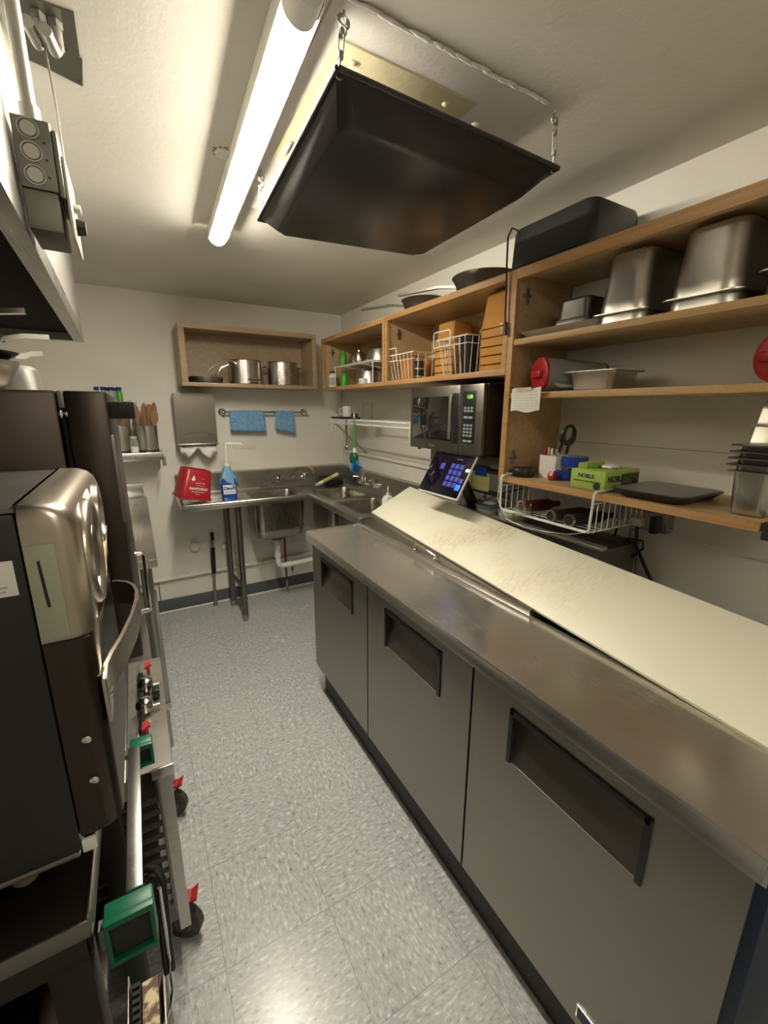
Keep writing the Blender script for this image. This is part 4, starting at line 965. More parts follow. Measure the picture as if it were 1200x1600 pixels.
# ================================================================ CORNER SINK
t = thing('corner_sink', 'L-shaped stainless three-bowl corner sink with drainboard and backsplash', 'sink', (.9, 3.0, 0))
ZR = .900; Zd = .884
bowls = [(.665, 1.020, 2.925, 3.245), (1.135, 1.440, 2.720, 3.105), (1.135, 1.440, 2.235, 2.620)]
def plate(xs, ys, holes, z0, z1, keep):
    b = MB()
    for i in range(len(xs)-1):
        for j in range(len(ys)-1):
            cx, cy = (xs[i]+xs[i+1])/2, (ys[j]+ys[j+1])/2
            if not keep(cx, cy): continue
            if any(h[0] < cx < h[1] and h[2] < cy < h[3] for h in holes): continue
            b.box(xs[i], xs[i+1], ys[j], ys[j+1], z0, z1)
    bmesh.ops.remove_doubles(b.bm, verts=list(b.bm.verts), dist=1e-5)
    cs = {}
    for f in list(b.bm.faces):
        k = tuple(round(v, 4) for v in f.calc_center_median()); cs.setdefault(k, []).append(f)
    for fl in cs.values():
        if len(fl) > 1:
            for f in fl: b.bm.faces.remove(f)
    return b
xs = sorted({.205, .665, 1.020, 1.045, 1.135, 1.440, 1.510}); ys = sorted({2.075, 2.235, 2.620, 2.720, 2.875, 2.925, 3.105, 3.245, 3.335})
b = plate(xs, ys, bowls, Zd-.004, Zd, lambda x, y: y > 2.875 or x > 1.045); b.build('deck', 'steel', t, smooth=0)
b = MB()
path = [(.205, 3.32, ZR), (.205, 2.872, ZR), (1.041, 2.872, ZR), (1.041, 2.078, ZR), (1.50, 2.078, ZR)]
b.tube([(.205, 3.32, ZR), (.205, 2.885, ZR), (.209, 2.876, ZR), (.218, 2.872, ZR), (1.035, 2.872, ZR), (1.041, 2.866, ZR), (1.041, 2.095, ZR), (1.046, 2.082, ZR), (1.058, 2.078, ZR), (1.50, 2.078, ZR)], .0115, 10); b.build('rolled_rim', 'steel', t)
b = MB(); b.box(.199, 1.045, 2.862, 2.874, ZR-.034, ZR-.004, .002); b.box(1.031, 1.043, 2.074, 2.865, ZR-.034, ZR-.004, .002); b.box(1.043, 1.5, 2.068, 2.078, ZR-.034, ZR-.004, .002); b.box(.195, .206, 2.874, 3.33, ZR-.034, ZR-.004, .002); b.build('apron', 'steel', t)
b = MB(); b.prism([(3.334, Zd-.002), (3.334, 1.036), (3.3595-.001, 1.046), (3.3595-.001, Zd-.002)], 'X', .205, 1.528)
b.box(.205, 1.50, 3.322, 3.334, ZR-.008, ZR+.003, .002); b.build('backsplash', 'steel', t, smooth=0)
b = MB(); b.prism([(1.503, Zd-.002), (1.503, 1.036), (1.5285, 1.046), (1.5285, Zd-.002)], 'Y', 1.98, 3.334); b.build('backsplash', 'steel_y', t, smooth=0)
b = MB(); b.box(.203, .210, 3.15, 3.334, Zd, ZR+.085, .002); b.box(.203, .30, 3.325, 3.333, ZR+.03, ZR+.045, .002); b.build('end_splash', 'steel', t)
for k in range(5):
    y = 2.93+k*.07
    b = MB(); b.box(.235, .625, y-.004, y+.004, Zd, Zd+.002, .001); b.build('drain_groove', 'steel', t)
for (x0, x1, y0, y1) in bowls:
    cx, cy, hx, hy = (x0+x1)/2, (y0+y1)/2, (x1-x0)/2, (y1-y0)/2
    b = MB(); b.vessel([(hx*.2, hy*.2, .572, .02), (hx-.05, hy-.05, .578, .03), (hx-.012, hy-.012, .60, .05), (hx+.002, hy+.002, .66, .055), (hx+.003, hy+.003, Zd-.001, .05), (hx+.012, hy+.012, Zd+.0015, .05), (hx+.0, hy+.0, Zd+.003, .05), (hx-.003, hy-.003, Zd-.004, .05), (hx-.004, hy-.004, .66, .05), (hx-.018, hy-.018, .605, .045), (hx-.055, hy-.055, .583, .03), (hx*.2, hy*.2, .577, .02)], cx, cy, 6)
    bw = b.build('bowl', 'steel_bowl', t, smooth=50)
    b = MB(); b.lathe([(0, 0), (.042, 0), (.045, .002), (.030, .003), (0, .001)], (cx, cy, .5835)); b.build('strainer', 'chrome', bw)
for x, y in ((.544, 2.940), (.516, 3.235), (1.46, 2.12)):
    b = MB(); b.cyl((x, y, .045), .0205, Zd-.05, seg=20); lg = b.build('leg', 'steel_dark', t)
    b = MB(); b.lathe([(0, .0), (.014, 0), (.0195, .016), (.0225, .03), (.0225, .05), (0, .05)], (x, y, 0)); b.build('bullet_foot', 'galv', lg)
b = MB(); b.tube([(.544, 2.94, .26), (.516, 3.235, .26)], .016, 12); b.build('leg_brace', 'steel_dark', t)
b = MB(); b.box(.50, .56, 2.90, 3.27, .86, .8795, .002); b.build('leg_channel', 'steel', t)

# plumbing
t = thing('drain_pipe', 'white plastic drain pipe under the left sink bowl running to the right', 'pipe', (.84, 3.085, .3))
b = MB(); b.cyl((.842, 3.085, .40), .021, .12, seg=20); b.tube([(.842, 3.085, .42), (.842, 3.085, .355), (.848, 3.085, .332), (.865, 3.085, .320), (.885, 3.085, .316), (1.45, 3.085, .330)], .020, 14); b.build('pipe', 'pvc', t)
b = MB(); b.cyl((.842, 3.085, .49), .027, .045, seg=20); b.cyl((.842, 3.085, .395), .0245, .03, seg=20); b.cyl((.905, 3.085, .3165), .0245, .035, 'X', seg=20); b.build('slip_nut', 'pvc', t)
b = MB(); b.cyl((.842, 3.085, .536), .036, .030, seg=20); b.build('strainer_nut', 'steel_dark', t)
t = thing('supply_pipe', 'thin dark red water pipe rising from the floor behind the sink drain', 'pipe', (.965, 3.31, 0))
b = MB(); b.tube([(.965, 3.305, .10), (.965, 3.305, .50)], .008, 8); b.build('pipe', 'copper', t)
b = MB(); b.tube([(.965, 3.300, .0), (.965, 3.300, .10)], .010, 8); b.build('chrome_sleeve', 'galv', t)
b = MB(); b.tube([(1.02, 3.31, .17), (1.02, 3.31, .235)], .008, 8); b.build('red_stub', 'copper', label='short dark red pipe stub just right of the thin red supply pipe', cat='pipe')
t = thing('gas_hose', 'brown hose with black sleeve hanging on the back wall left of the sink legs', 'hose', (.395, 3.32, 0))
b = MB(); b.tube([(.412, 3.318, .545), (.408, 3.315, .40), (.398, 3.312, .20), (.392, 3.31, .03)], .0085, 8); b.build('brown_tube', 'brown_hose', t)
b = MB(); b.tube([(.409, 3.315, .47), (.401, 3.312, .27)], .0165, 10); b.tube([(.413, 3.318, .53), (.414, 3.318, .59)], .012, 8); b.build('black_sleeve', 'blackmatte', t)
b = MB(); b.tube([(.3955, 3.311, .125), (.391, 3.31, .012)], .014, 10); b.cyl((.391, 3.31, 0), .018, .02, seg=12); b.build('end_fitting', 'galv', t)
t = thing('wall_pipe', 'white painted pipe running level along the back wall above the baseboard', 'pipe', (.5, 3.34, .27))
b = MB(); b.tube([(-.6, 3.338, .262), (1.45, 3.338, .288)], .0125, 10); b.build('pipe', 'wall', t)
for x in (.25, .72, .80):
    z = .262+(x+.6)/2.05*.026
    b = MB(); b.tube([(x-.014, 3.338, z), (x+.014, 3.338, z)], .0165, 10); b.build('coupling', 'wall', t)
b = MB(); b.lathe([(0, 0), (.030, 0), (.033, .004), (.033, .03), (.028, .036), (0, .037)], (.288, YB-.001, .49), (0, -1, 0)); b.build('wall_plug', 'wall', label='round white cap on the back wall left of the brown hose', cat='cap')
b = MB(); b.lathe([(0, 0), (.024, 0), (.026, .004), (.026, .028), (0, .03)], (.500, YB-.001, .455), (0, -1, 0)); b.build('wall_plug', 'wall', label='round white cap on the back wall right of the brown hose, beside the sink legs', cat='cap')
b = MB(); b.tube([(.02, 3.352, .25), (.02, 3.352, .105)], .003, 6); b.build('thin_cable', 'galv', label='thin grey cable running down the back wall near the steel table', cat='cable')

def faucet(loc, rz, label, swing):
    t = thing('faucet', label, 'faucet', loc, R(rz))
    b = MB(local=True); b.tube([(-.105, -.045, 0), (.105, -.045, 0)], .013, 12); b.build('body_bar', 'chrome', t)
    for s in (-1, 1):
        b = MB(local=True); b.lathe([(0, 0), (.023, 0), (.023, .006), (.014, .012), (.014, .045), (0, .045)], (s*.10, 0, 0), (0, -1, 0)); b.build('wall_flange', 'chrome', t)
        b = MB(local=True); b.cyl((s*.10, -.045, -.005), .016, .035, seg=16); b.lathe([(0, 0), (.018, 0), (.020, .008), (.012, .018), (0, .02)], (s*.10, -.045, .03)); b.tube([(s*.10, -.05, .042), (s*.128, -.085, .046)], .006, 8, r2=.008); b.build('lever_handle', 'chrome', t)
    d = Vector((math.cos(R(swing)), math.sin(R(swing)), 0)); c = Vector((0, -.045, .012)); b = MB(local=True)
    b.tube([c, c+Vector((0, 0, .035)), c+d*.008+Vector((0, 0, .055)), c+d*.03+Vector((0, 0, .075)), c+d*.12+Vector((0, 0, .085)), c+d*.15+Vector((0, 0, .078)), c+d*.163+Vector((0, 0, .055)), c+d*.165+Vector((0, 0, .035))], .0085, 10)
    b.cyl(c+d*.165+Vector((0, 0, .022)), .011, .016, seg=12); b.cyl(c-Vector((0, 0, .004)), .018, .022, seg=14); b.build('spout', 'chrome', t)
    return t
faucet((1.055, 3.334, .955), 0, 'chrome wall faucet with swung spout on the back sink splash', -25)
faucet((1.503, 2.80, .955), -90, 'chrome wall faucet on the right-hand sink splash near the corner', -35)

# things standing on the sink

t = thing('sanitizer_bucket', 'red plastic bucket with white print tilted upside down on the sink drainboard', 'bucket', (.275, 3.04, .925), rot=(0, R(13), R(10)))
hx, hy, h = .098, .090, .195
b = MB(local=True)
b.vessel([(hx+.007, hy+.007, 0, .03), (hx+.007, hy+.007, .012, .03), (hx, hy, .013, .028), (hx*.86, hy*.86, h-.006, .03), (hx*.80, hy*.80, h, .026), (hx*.78, hy*.78, h-.004, .024), (hx*.84, hy*.84, h-.012, .028), (hx-.003, hy-.003, .004, .026), (hx-.001, hy-.001, 0, .026)])
b.build('bucket_body', 'red', t, smooth=50)
sl = math.atan2(hy*.14, h)
def fr(x, z): return Matrix.Translation((x, -hy*(1-.14*z/h)-.0012, z)) @ Matrix.Rotation(-sl, 4, 'X') @ RX90
b = MB(local=True); b.text('SANITIZING', fr(.008, .070), .021, bold=.0006); b.text('SOLUTION ONLY', fr(.008, .050), .011); b.text('Solucion', fr(.008, .036), .009); b.text('KLEEN-PAIL', fr(.016, .108), .012); b.text('for food contact', fr(.016, .093), .008)
b.M = fr(-.030, .130); b.lathe([(0, 0), (.011, 0), (.009, .0008), (0, .0008)], (0, 0, 0)); b.M = fr(-.030, .146); b.lathe([(0, 0), (.006, 0), (.0, .0008)], (0, 0, 0)); b.M = Matrix.Identity(4)
b.text('----', fr(.030, .140), .014); b.build('white_print', 'paper', t, smooth=0)

t = thing('soap_bottle', 'blue soap pump bottle on the drainboard with a pale blue cloth over its shoulders', 'bottle', (.512, 3.03, .886))
b = MB(local=True); b.vessel([(.046, .030, 0, .016), (.050, .034, .006, .02), (.050, .034, .130, .02), (.047, .032, .150, .02), (.030, .024, .180, .02), (.015, .015, .205, .014), (.014, .014, .225, .013)]); b.build('bottle_body', mat('blue_soap', (.02, .13, .50), .12, 0, Transmission_Weight=.25), t)
b = MB(local=True); b.box(-.040, .040, -.0358, -.0345, .022, .128, .001); lb = b.build('white_label', 'paper', t)
b = MB(local=True); b.box(-.040, .040, -.0366, -.0359, .022, .048, .0003); b.box(-.040, .040, -.0366, -.0359, .112, .128, .0003); b.text('Dawn', Matrix.Translation((0, -.0368, .088)) @ RX90, .030, bold=.0012); b.text('PROFESSIONAL', Matrix.Translation((0, -.0368, .064)) @ RX90, .009); b.build('label_print', 'blue', lb, smooth=0)
b = MB(local=True); b.lathe([(0, .225), (.019, .225), (.019, .248), (.008, .252), (.008, .375), (.013, .378), (.015, .392), (0, .394)]); b.build('pump', 'white', t)
b = MB(local=True); b.tube([(0, 0, .386), (.05, -.01, .388), (.095, -.02, .385), (.108, -.022, .374)], .007, 8, r2=.005); b.build('pump_spout', 'white', t)
b = MB(); n = 36; rings = []
random.seed(11)
for j, (rx, ry, z) in enumerate(((.016, .016, .245), (.020, .019, .235), (.034, .028, .200), (.052, .040, .165), (.060, .044, .135), (.062, .046, .118))):
    row = []
    for i in range(n):
        a = 2*PI*i/n; f = 1+.09*math.sin(a*5+1)*(j/5); zz = z-(.030*math.sin(a*2.5+.6)+.012*math.cos(a*7))*(j/5)**2
        row.append((.512+rx*f*math.cos(a), 3.03+ry*f*math.sin(a), .886+zz))
    rings.append(row)
b.loft(rings, cap0=False, cap1=False); o = b.build('cleaning_cloth', 'terry', label='pale blue cloth draped over the neck and shoulders of the blue soap bottle', cat='cloth', recalc=False)
s_ = o.modifiers.new('solid', 'SOLIDIFY'); s_.thickness = .003; s_.offset = 1

# black rack and white tube in the sink corner
t = thing('drain_rack', 'black wire rack standing in the corner of the sink deck', 'rack', (1.40, 3.23, .886))
b = MB(); b.tube([Vector(p) for p in ((1.28, 3.16, .955), (1.47, 3.16, .955), (1.47, 3.29, .955), (1.28, 3.29, .955))], .004, 8, closed=True); b.build('rim', 'black', t)
for k in range(6):
    x = 1.29+k*.034
    b = MB(); b.tube([(x, 3.16, .955), (x, 3.165, .890), (x, 3.285, .890), (x, 3.29, .955)], .0022, 6); b.build('cross_wire', 'black', t)
b = MB(); b.box(1.30, 1.45, 3.175, 3.275, .893, .93, .01); b.build('scrubber_pad', 'blackmatte', label='dark scrubber pad lying inside the black wire rack in the sink corner', cat='scrubber')
t = thing('sealant_tube', 'white tube with a yellow label leaning on the black rack in the sink corner', 'tube', (1.27, 3.10, .90))
b = MB(); p0, p1 = Vector((1.195, 3.115, .925)), Vector((1.385, 3.150, .990)); b.tube([p0, p0+(p1-p0)*.8, p1], .0145, 14); b.build('tube_body', 'paper', t)
b = MB(); b.tube([p0+(p1-p0)*.24, p0+(p1-p0)*.70], .0150, 14); b.build('yellow_label', mat('yellow_label', (.55, .50, .08), .5), t)
b = MB(); b.tube([p0-(p1-p0)*.10, p0+(p1-p0)*.05], .011, 10, r2=.0155); b.build('blunt_end', 'key', t)
t = thing('pump_bottle', 'white pump bottle on the sink deck beside the pointed end of the cutting board', 'bottle', (1.285, 2.175, .886))
b = MB(local=True); b.vessel([(.030, .030, 0, .012), (.032, .032, .004, .014), (.030, .030, .085, .014), (.022, .022, .105, .012), (.011, .011, .112, .01)]); b.build('bottle_body', 'white', t)
b = MB(local=True); b.lathe([(0, .112), (.013, .112), (.012, .124), (.004, .126), (.003, .165), (0, .166)]); b.tube([(0, 0, .150), (-.006, -.006, .152)], .004, 8); b.build('pump', 'white', t)
t = thing('sponge_tray', 'clear square tub sitting in the nearest right-hand sink bowl', 'tub', (1.30, 2.33, .80))
b = MB(local=True); b.vessel([(.08, .07, -.21, .02), (.10, .09, 0, .03), (.102, .092, .02, .03), (.098, .088, .02, .03), (.078, .068, -.20, .02)]); b.build('tub_body', 'clearplast', t)

# ================================================================ WIRE WALL SHELF
t = thing('wire_shelf', 'white wire shelf with ladder-like front on the right wall above the corner sink', 'shelf', (1.39, 2.43, 1.40))
sx0, sx1, sy0, sy1, sz = 1.262, 1.522, 1.86, 3.00, 1.432
for z in (sz, sz-.026):
    b = MB(); b.tube([(sx0, sy0, z), (sx0, sy1, z)], .0050, 8); b.build('front_wire', 'whitewire', t)
for x in (1.39, 1.518):
    b = MB(); b.tube([(x, sy0, sz-.004), (x, sy1, sz-.004)], .003, 8); b.build('long_wire', 'whitewire', t)
for k in range(56):
    y = sy0+.004+k*(sy1-sy0-.008)/55
    b = MB(); b.tube([(sx1, y, sz), (sx0, y, sz+.001), (sx0-.001, y, sz-.026)], .0022, 4); b.build('cross_wire', 'whitewire', t)
for y in (2.93,):
    b = MB(); b.tube([(sx0+.01, y, sz-.026), (1.522, y-.02, 1.175)], .006, 8); b.cyl((1.528, y-.02, 1.175), .012, -.008, 'X', seg=12); b.build('brace', 'galv', t)
b = MB(); b.box(sx0+.01, sx0+.16, 2.80, 3.0, sz+.004, sz+.017, .003); b.build('dark_tray', 'ink', label='thin dark brown tray lying on the wire shelf under the white mug', cat='tray')
t = thing('mug', 'white mug on the wire shelf nearest the corner', 'mug', (1.36, 2.90, sz+.0175))
b = MB(local=True); b.lathe([(0, 0), (.030, 0), (.033, .004), (.034, .075), (.031, .075), (.030, .006), (0, .005)]); b.build('mug_body', 'white', t)
b = MB(local=True); b.tube([(-.020, .026, .062), (-.034, .040, .058), (-.040, .045, .038), (-.034, .038, .018), (-.020, .026, .016)], .0045, 8); b.build('handle', 'white', t)
b = MB(); b.lathe([(0, 0), (.022, 0), (.024, .03), (.018, .04), (0, .04)], (1.345, 2.745, sz+.004)); b.build('small_jar', 'steel_dark', label='small dark metal jar between the white mug and the glass beaker', cat='jar')
b = MB(); b.lathe([(0, 0), (.034, 0), (.036, .110), (.034, .110), (.032, .004), (0, .004)], (1.37, 2.60, sz+.0045)); b.build('glass_beaker', 'glass', label='clear straight glass on the wire shelf right of the white mug', cat='glass')
def shook(y, label, l=.06):
    b = MB(); b.tube([(sx0-.006, y, sz+.006), (sx0-.008, y, sz-.03), (sx0-.006, y, sz-.05-l*.5)]+arc((sx0-.016, y, sz-.05-l*.5), .010, 0, -170, 8), .0028, 6); b.build('s_hook', 'white', label=label, cat='hook')
shook(2.945, 'white hook hanging from the corner end of the wire shelf')
shook(1.905, 'white hook hanging from the microwave end of the wire shelf', .09)
t = thing('dish_brush', 'green dish brush with blue bristles hanging from the wire shelf', 'brush', (1.255, 2.52, 1.17))
b = MB(); b.tube([(1.252, 2.565, 1.405), (1.252, 2.560, 1.33), (1.250, 2.555, 1.25)], .006, 10, r2=.008); b.tube([(1.252, 2.565, 1.44), (1.252, 2.565, 1.40)], .004, 8); b.build('green_handle', 'limegreen', t)
b = MB(); b.tube([(1.250, 2.555, 1.255), (1.248, 2.555, 1.20)], .010, 10, r2=.018); b.build('white_neck', 'white', t)
b = MB(); b.sphere((1.246, 2.560, 1.185), .046, (.6, .8, 1.0), 18); b.build('green_head', 'green', t)
b = MB(); random.seed(5)
for i in range(260):
    d = Vector((random.gauss(-.3, 1), random.gauss(-.3, 1), random.gauss(-.2, 1))).normalized(); c = Vector((1.232, 2.500, 1.135))
    b.tube([c, c+d*random.uniform(.030, .050)], .0011, 3)
b.build('blue_bristles', 'brushblue', t, kind='stuff')
t = thing('measuring_spoon', 'small steel measuring spoon hanging from the wire shelf beside the dish brush', 'spoon', (1.25, 2.70, 1.25))
b = MB(); b.tube([(1.252, 2.685, 1.40), (1.252, 2.682, 1.31), (1.250, 2.68, 1.27)], .004, 6); b.build('handle', 'steel_dark', t)
b = MB(); b.sphere((1.248, 2.68, 1.25), .020, (.6, 1, 1), 14); b.build('spoon_bowl', 'steel', t)
b = MB(); b.tube([(1.252, 2.68, 1.44), (1.25, 2.70, 1.36), (1.25, 2.67, 1.34), (1.252, 2.68, 1.40)], .002, 6); b.build('hanging_loop', 'ink', t)

# ================================================================ LEFT SIDE
M['wheel'] = mat('grey_rubber_wheel', (.05, .045, .038), .5)
M['grease'] = mat('greasy_yellow', (.5, .4, .2), .4)
L(M['grease'], ramp(M['grease'], noise(M['grease'], objco(M['grease']), 55, 4), [(.42, (.10, .05, .02)), (.55, (.60, .48, .27))]), bsdf(M['grease']).inputs['Base Color'])
# ---- exhaust hood
t = thing('exhaust_hood', 'stainless exhaust hood with shade-darkened black underside along the upper left wall', 'hood', (-.48, .8, 1.78))
b = MB(local=False)
HX0, HX1 = -.112, -.142   # front face, near and far: the hood sits very slightly out of square
def hx(y): return -.112 + (-.150+.112)*(y-.8)/(2.36-.8)
y0, y1 = -.75, 2.36; zb = 1.780
b.prism([(XL+.001, y0), (hx(y0)-.002, y0), (hx(y1)-.002, y1), (XL+.001, y1)], 'Z', zb+.045, ZC-.001); b.build('canopy', 'canopy', t, smooth=0)
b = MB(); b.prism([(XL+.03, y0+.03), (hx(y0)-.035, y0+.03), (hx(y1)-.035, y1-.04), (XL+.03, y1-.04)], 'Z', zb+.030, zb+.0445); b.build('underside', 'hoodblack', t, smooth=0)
b = MB(); b.prism([(hx(y0)-.034, y0), (hx(y0), y0), (hx(y1), y1), (hx(y1)-.034, y1-.04)], 'Z', zb, zb+.046); b.build('front_lip', 'steel_y', t, smooth=0)
b = MB(); b.prism([(XL+.001, y1-.04), (hx(y1)-.0345, y1-.04), (hx(y1)-.001, y1), (XL+.001, y1)], 'Z', zb, zb+.0448); b.build('end_lip', 'steel', t, smooth=0)
# ---- switch box and conduit on the hood
t = thing('switch_box', 'galvanised electrical switch box with round knockouts on the hood front', 'switch box', (-.086, 1.0, 1.78))
b = MB(); b.box(-.113, -.064, .955, 1.075, 1.845, 1.943, .002); b.build('box', 'galv_dark', t)
b = MB(); b.box(-.112, -.066, .957, 1.07, 1.787, 1.8445, .002); b.build('lower_box', 'galv_dark', t)
for k, z in enumerate((1.927, 1.896, 1.864)):
    b = MB(); b.lathe([(.0125, 0), (.0142, 0), (.0142, .001), (.0125, .001)], (-.092, .9545, z), (0, -1, 0), closed_prof=True); b.lathe([(0, 0), (.0108, 0), (.0104, .0012), (0, .0012)], (-.092, .9545, z), (0, -1, 0)); b.build('knockout', 'galv', t)
for k in range(3):
    b = MB(); b.lathe([(0, 0), (.002, 0), (0, .0006)], (-.074, .9545, 1.912-k*.024), (0, -1, 0), seg=8); b.build('screw_hole', 'ink', t)
b = MB(); b.box(-.0638, -.056, .957, 1.09, 1.84, 1.935, .003); b.build('raised_cover', 'galv_dark', t)
b = MB(); b.box(-.0555, -.0505, .965, 1.10, 1.785, 1.905, .002); b.build('cream_plate', 'cream', t)
b = MB(); b.box(-.0502, -.040, 1.01, 1.04, 1.845, 1.853, .002); b.build('toggle', 'white', t)
b = MB(); b.cyl((-.0503, 1.03, 1.822), .014, .014, 'X', r2=.011, seg=20); b.build('dial_knob', 'black', t)
t = thing('conduit', 'grey metal conduit rising from the switch box to the ceiling', 'conduit', (-.088, .965, 1.94))
b = MB(); b.tube([(-.089, .975, 1.95), (-.089, .975, ZC-.004)], .0105, 14); b.build('pipe', 'galv', t)
b = MB(); b.cyl((-.089, .975, 1.9435), .0145, .022, seg=16); b.build('connector', 'galv', t)
b = MB(); b.cyl((-.070, .990, 1.9435), .005, .012, seg=8); b.build('locknut_screw', 'galv', t)
b = MB(); b.tube([(-.056, 1.05, 1.93), (-.060, 1.13, 2.05), (-.070, 1.19, ZC-.004)], .0018, 6); b.build('thin_wire', 'galv', label='thin grey wire stretched from the switch box up to the ceiling plate', cat='wire')
t = thing('ceiling_plate', 'dull grey metal plate screwed to the ceiling with two pipe fittings', 'plate', (-.06, 1.28, ZC-.003))
b = MB(); b.prism([(-.115, 1.17), (-.012, 1.165), (-.013, 1.285), (-.009, 1.29), (-.016, 1.385), (-.090, 1.355), (-.115, 1.35)], 'Z', ZC-.004, ZC-.0005); b.build('plate', 'galv_dark', t)
for x, y in ((-.072, 1.20), (-.047, 1.205)):
    b = MB(); b.cyl((x, y, ZC-.0045), .014, -.012, seg=6); b.cyl((x, y, ZC-.0165), .011, -.035, seg=14); b.tube([(x, y, ZC-.045), (x-.004, y-.03, ZC-.07), (x-.012, y-.09, ZC-.075)], .010, 12); b.build('pipe_fitting', 'galv', t)
for x, y in ((-.055, 1.245), (-.035, 1.275), (-.020, 1.365)):
    b = MB(); b.cyl((x, y, ZC-.0045), .003, -.001, seg=8); b.build('screw', 'ink', t)

# ---- countertop oven (foreground)
OX, OX0, OY0, OY1, OZ0, OZ1 = -.0715, -.118, .560, .900, .972, 1.402
t = thing('countertop_oven', 'black and steel countertop oven with rounded front and strap handle in the left foreground', 'oven', (-.35, .77, .888))
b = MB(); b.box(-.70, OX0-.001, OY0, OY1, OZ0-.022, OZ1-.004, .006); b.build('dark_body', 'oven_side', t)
b = MB(); b.prism([(-.70, OZ1-.004), (OX0-.001, OZ1-.004), (OX0-.001, OZ1), (-.70, OZ1+.004)], 'Y', OY0+.002, OY1-.002); b.build('top_panel', 'steel_dark', t)
# front door part: rounded towards the front, in plan and at the top
def frontsec(z, ins=0.0, zi=0.0):
    """plan outline of the front section at height z"""
    r = .020; x1 = OX-ins; ya, yb = OY0+ins*.3, OY1-ins*.3; out = [(OX0, ya, z)]
    for k in range(7):
        a = R(-90+90*k/6); out.append((x1-r+r*math.cos(a), ya+r+r*math.sin(a), z))
    for k in range(7):
        a = R(90*k/6); out.append((x1-r+r*math.cos(a), yb-r+r*math.sin(a), z))
    out.append((OX0, yb, z)); return out
b = MB(); b.loft([frontsec(OZ0, .006), frontsec(OZ0+.006), frontsec(1.243)]); dr = b.build('lower_front', 'steel_brown_refl', t, smooth=40)
b = MB()
b.loft([frontsec(1.246, -.003), frontsec(1.250, -.004), frontsec(1.375, -.004), frontsec(1.390, .000), frontsec(1.399, .008), frontsec(1.404, .018), frontsec(1.405, .030)]); bz_ = b.build('silver_bezel', 'steel_oven', t, smooth=60)
b = MB(); b.box(-.1175, -.0905, OY0-.0025, OY0-.0012, 1.252, 1.362, .002); gp = b.build('pale_green_side_panel', 'greenpanel', bz_)
b = MB(); b.loft([[(-.1080, OY0-.0032, 1.343), (-.1055, OY0-.0032, 1.345), (-.1055, OY0-.0026, 1.345), (-.1080, OY0-.0026, 1.343)], [(-.1060, OY0-.0032, 1.290), (-.1030, OY0-.0032, 1.290), (-.1030, OY0-.0026, 1.290), (-.1060, OY0-.0026, 1.290)]]); b.build('black_slot', 'blackmatte', bz_, smooth=0)
b = MB(); b.box(-.118, -.074, OY0-.003, OY0+.002, 1.2435, 1.2455); b.build('dark_seam', 'blackmatte', bz_)
dx = OX+.004
b = MB(); b.lathe([(.050, 0), (.068, 0), (.069, .008), (.064, .014), (.056, .013), (.050, .006)], (dx-.006, .648, 1.322), 'X', seg=56, closed_prof=True); b.build('round_dial', 'steel_oven', bz_, smooth=60)
b = MB(); b.lathe([(.0, 0), (.050, 0), (.050, .004), (.036, .003), (.034, .009), (.026, .010), (.022, .005), (0, .006)], (dx-.004, .648, 1.322), 'X', seg=48); b.build('dial_face', 'steel_dark', bz_, smooth=60)
b = MB(); b.lathe([(.030, 0), (.046, 0), (.044, .008), (.034, .008)], (dx-.001, .775, 1.345), 'X', seg=40, closed_prof=True); b.box(dx, dx+.003, .745, .805, 1.318, 1.372, .001); b.build('display_ring', 'steel_oven', bz_, smooth=60)
b = MB(); b.loft([[(dx-.004, .59, 1.250), (dx+.004, .60, 1.249), (dx+.004, .60, 1.245), (dx-.004, .59, 1.245)], [(dx-.004, .70, 1.262), (dx+.007, .70, 1.266), (dx+.007, .70, 1.262), (dx-.004, .70, 1.256)], [(dx-.004, .86, 1.300), (dx+.005, .86, 1.306), (dx+.005, .86, 1.300), (dx-.004, .86, 1.292)]]); b.build('protruding_lip', 'steel_oven', bz_, smooth=50)
# strap handle
def strap(pts, zc, hw, th=.004):
    rings = []
    n = len(pts)
    for i, (x, y, dz) in enumerate(pts):
        a = Vector((pts[min(i+1, n-1)][0]-pts[max(i-1, 0)][0], pts[min(i+1, n-1)][1]-pts[max(i-1, 0)][1], 0)).normalized(); s = Vector((a.y, -a.x, 0))*th/2
        p = Vector((x, y, zc+dz)); rings.append([p+s+Vector((0, 0, hw)), p+s-Vector((0, 0, hw)), p-s-Vector((0, 0, hw)), p-s+Vector((0, 0, hw))])
    return rings
hp = [(OX+.003, .572, -.010), (OX+.004, .60, -.004), (OX+.010, .620, 0), (OX+.020, .66, 0), (OX+.034, .73, .002), (OX+.040, .78, .004), (OX+.041, .82, .005), (OX+.036, .850, .005), (OX+.026, .872, .005), (OX+.010, .886, .005), (OX+.002, .888, .005)]
b = MB(); b.loft(strap(hp, 1.165, .022, .005)); hd = b.build('strap_handle', 'steel_oven', t, smooth=45)
b = MB(); b.box(OX, OX+.005, .566, .612, 1.118, 1.182, .002); b.build('mounting_plate', 'steel_oven', hd)
b = MB(); b.sphere((OX+.005, .590, 1.150), .008, (.6, 1, 1), 12); b.build('bolt', 'chrome', hd)
for z in (1.110, 1.050):
    b = MB(); b.lathe([(0, 0), (.0050, 0), (.0052, .001), (.003, .0025), (0, .0025)], (-.0945, OY0-.0003, z), (0, -1, 0), seg=14); b.build('side_screw', 'chrome', t)
b = MB(); b.box(-.165, -.128, OY0-.0012, OY0-.0002, 1.309, 1.348, .0003); st = b.build('white_sticker', 'paper', t)
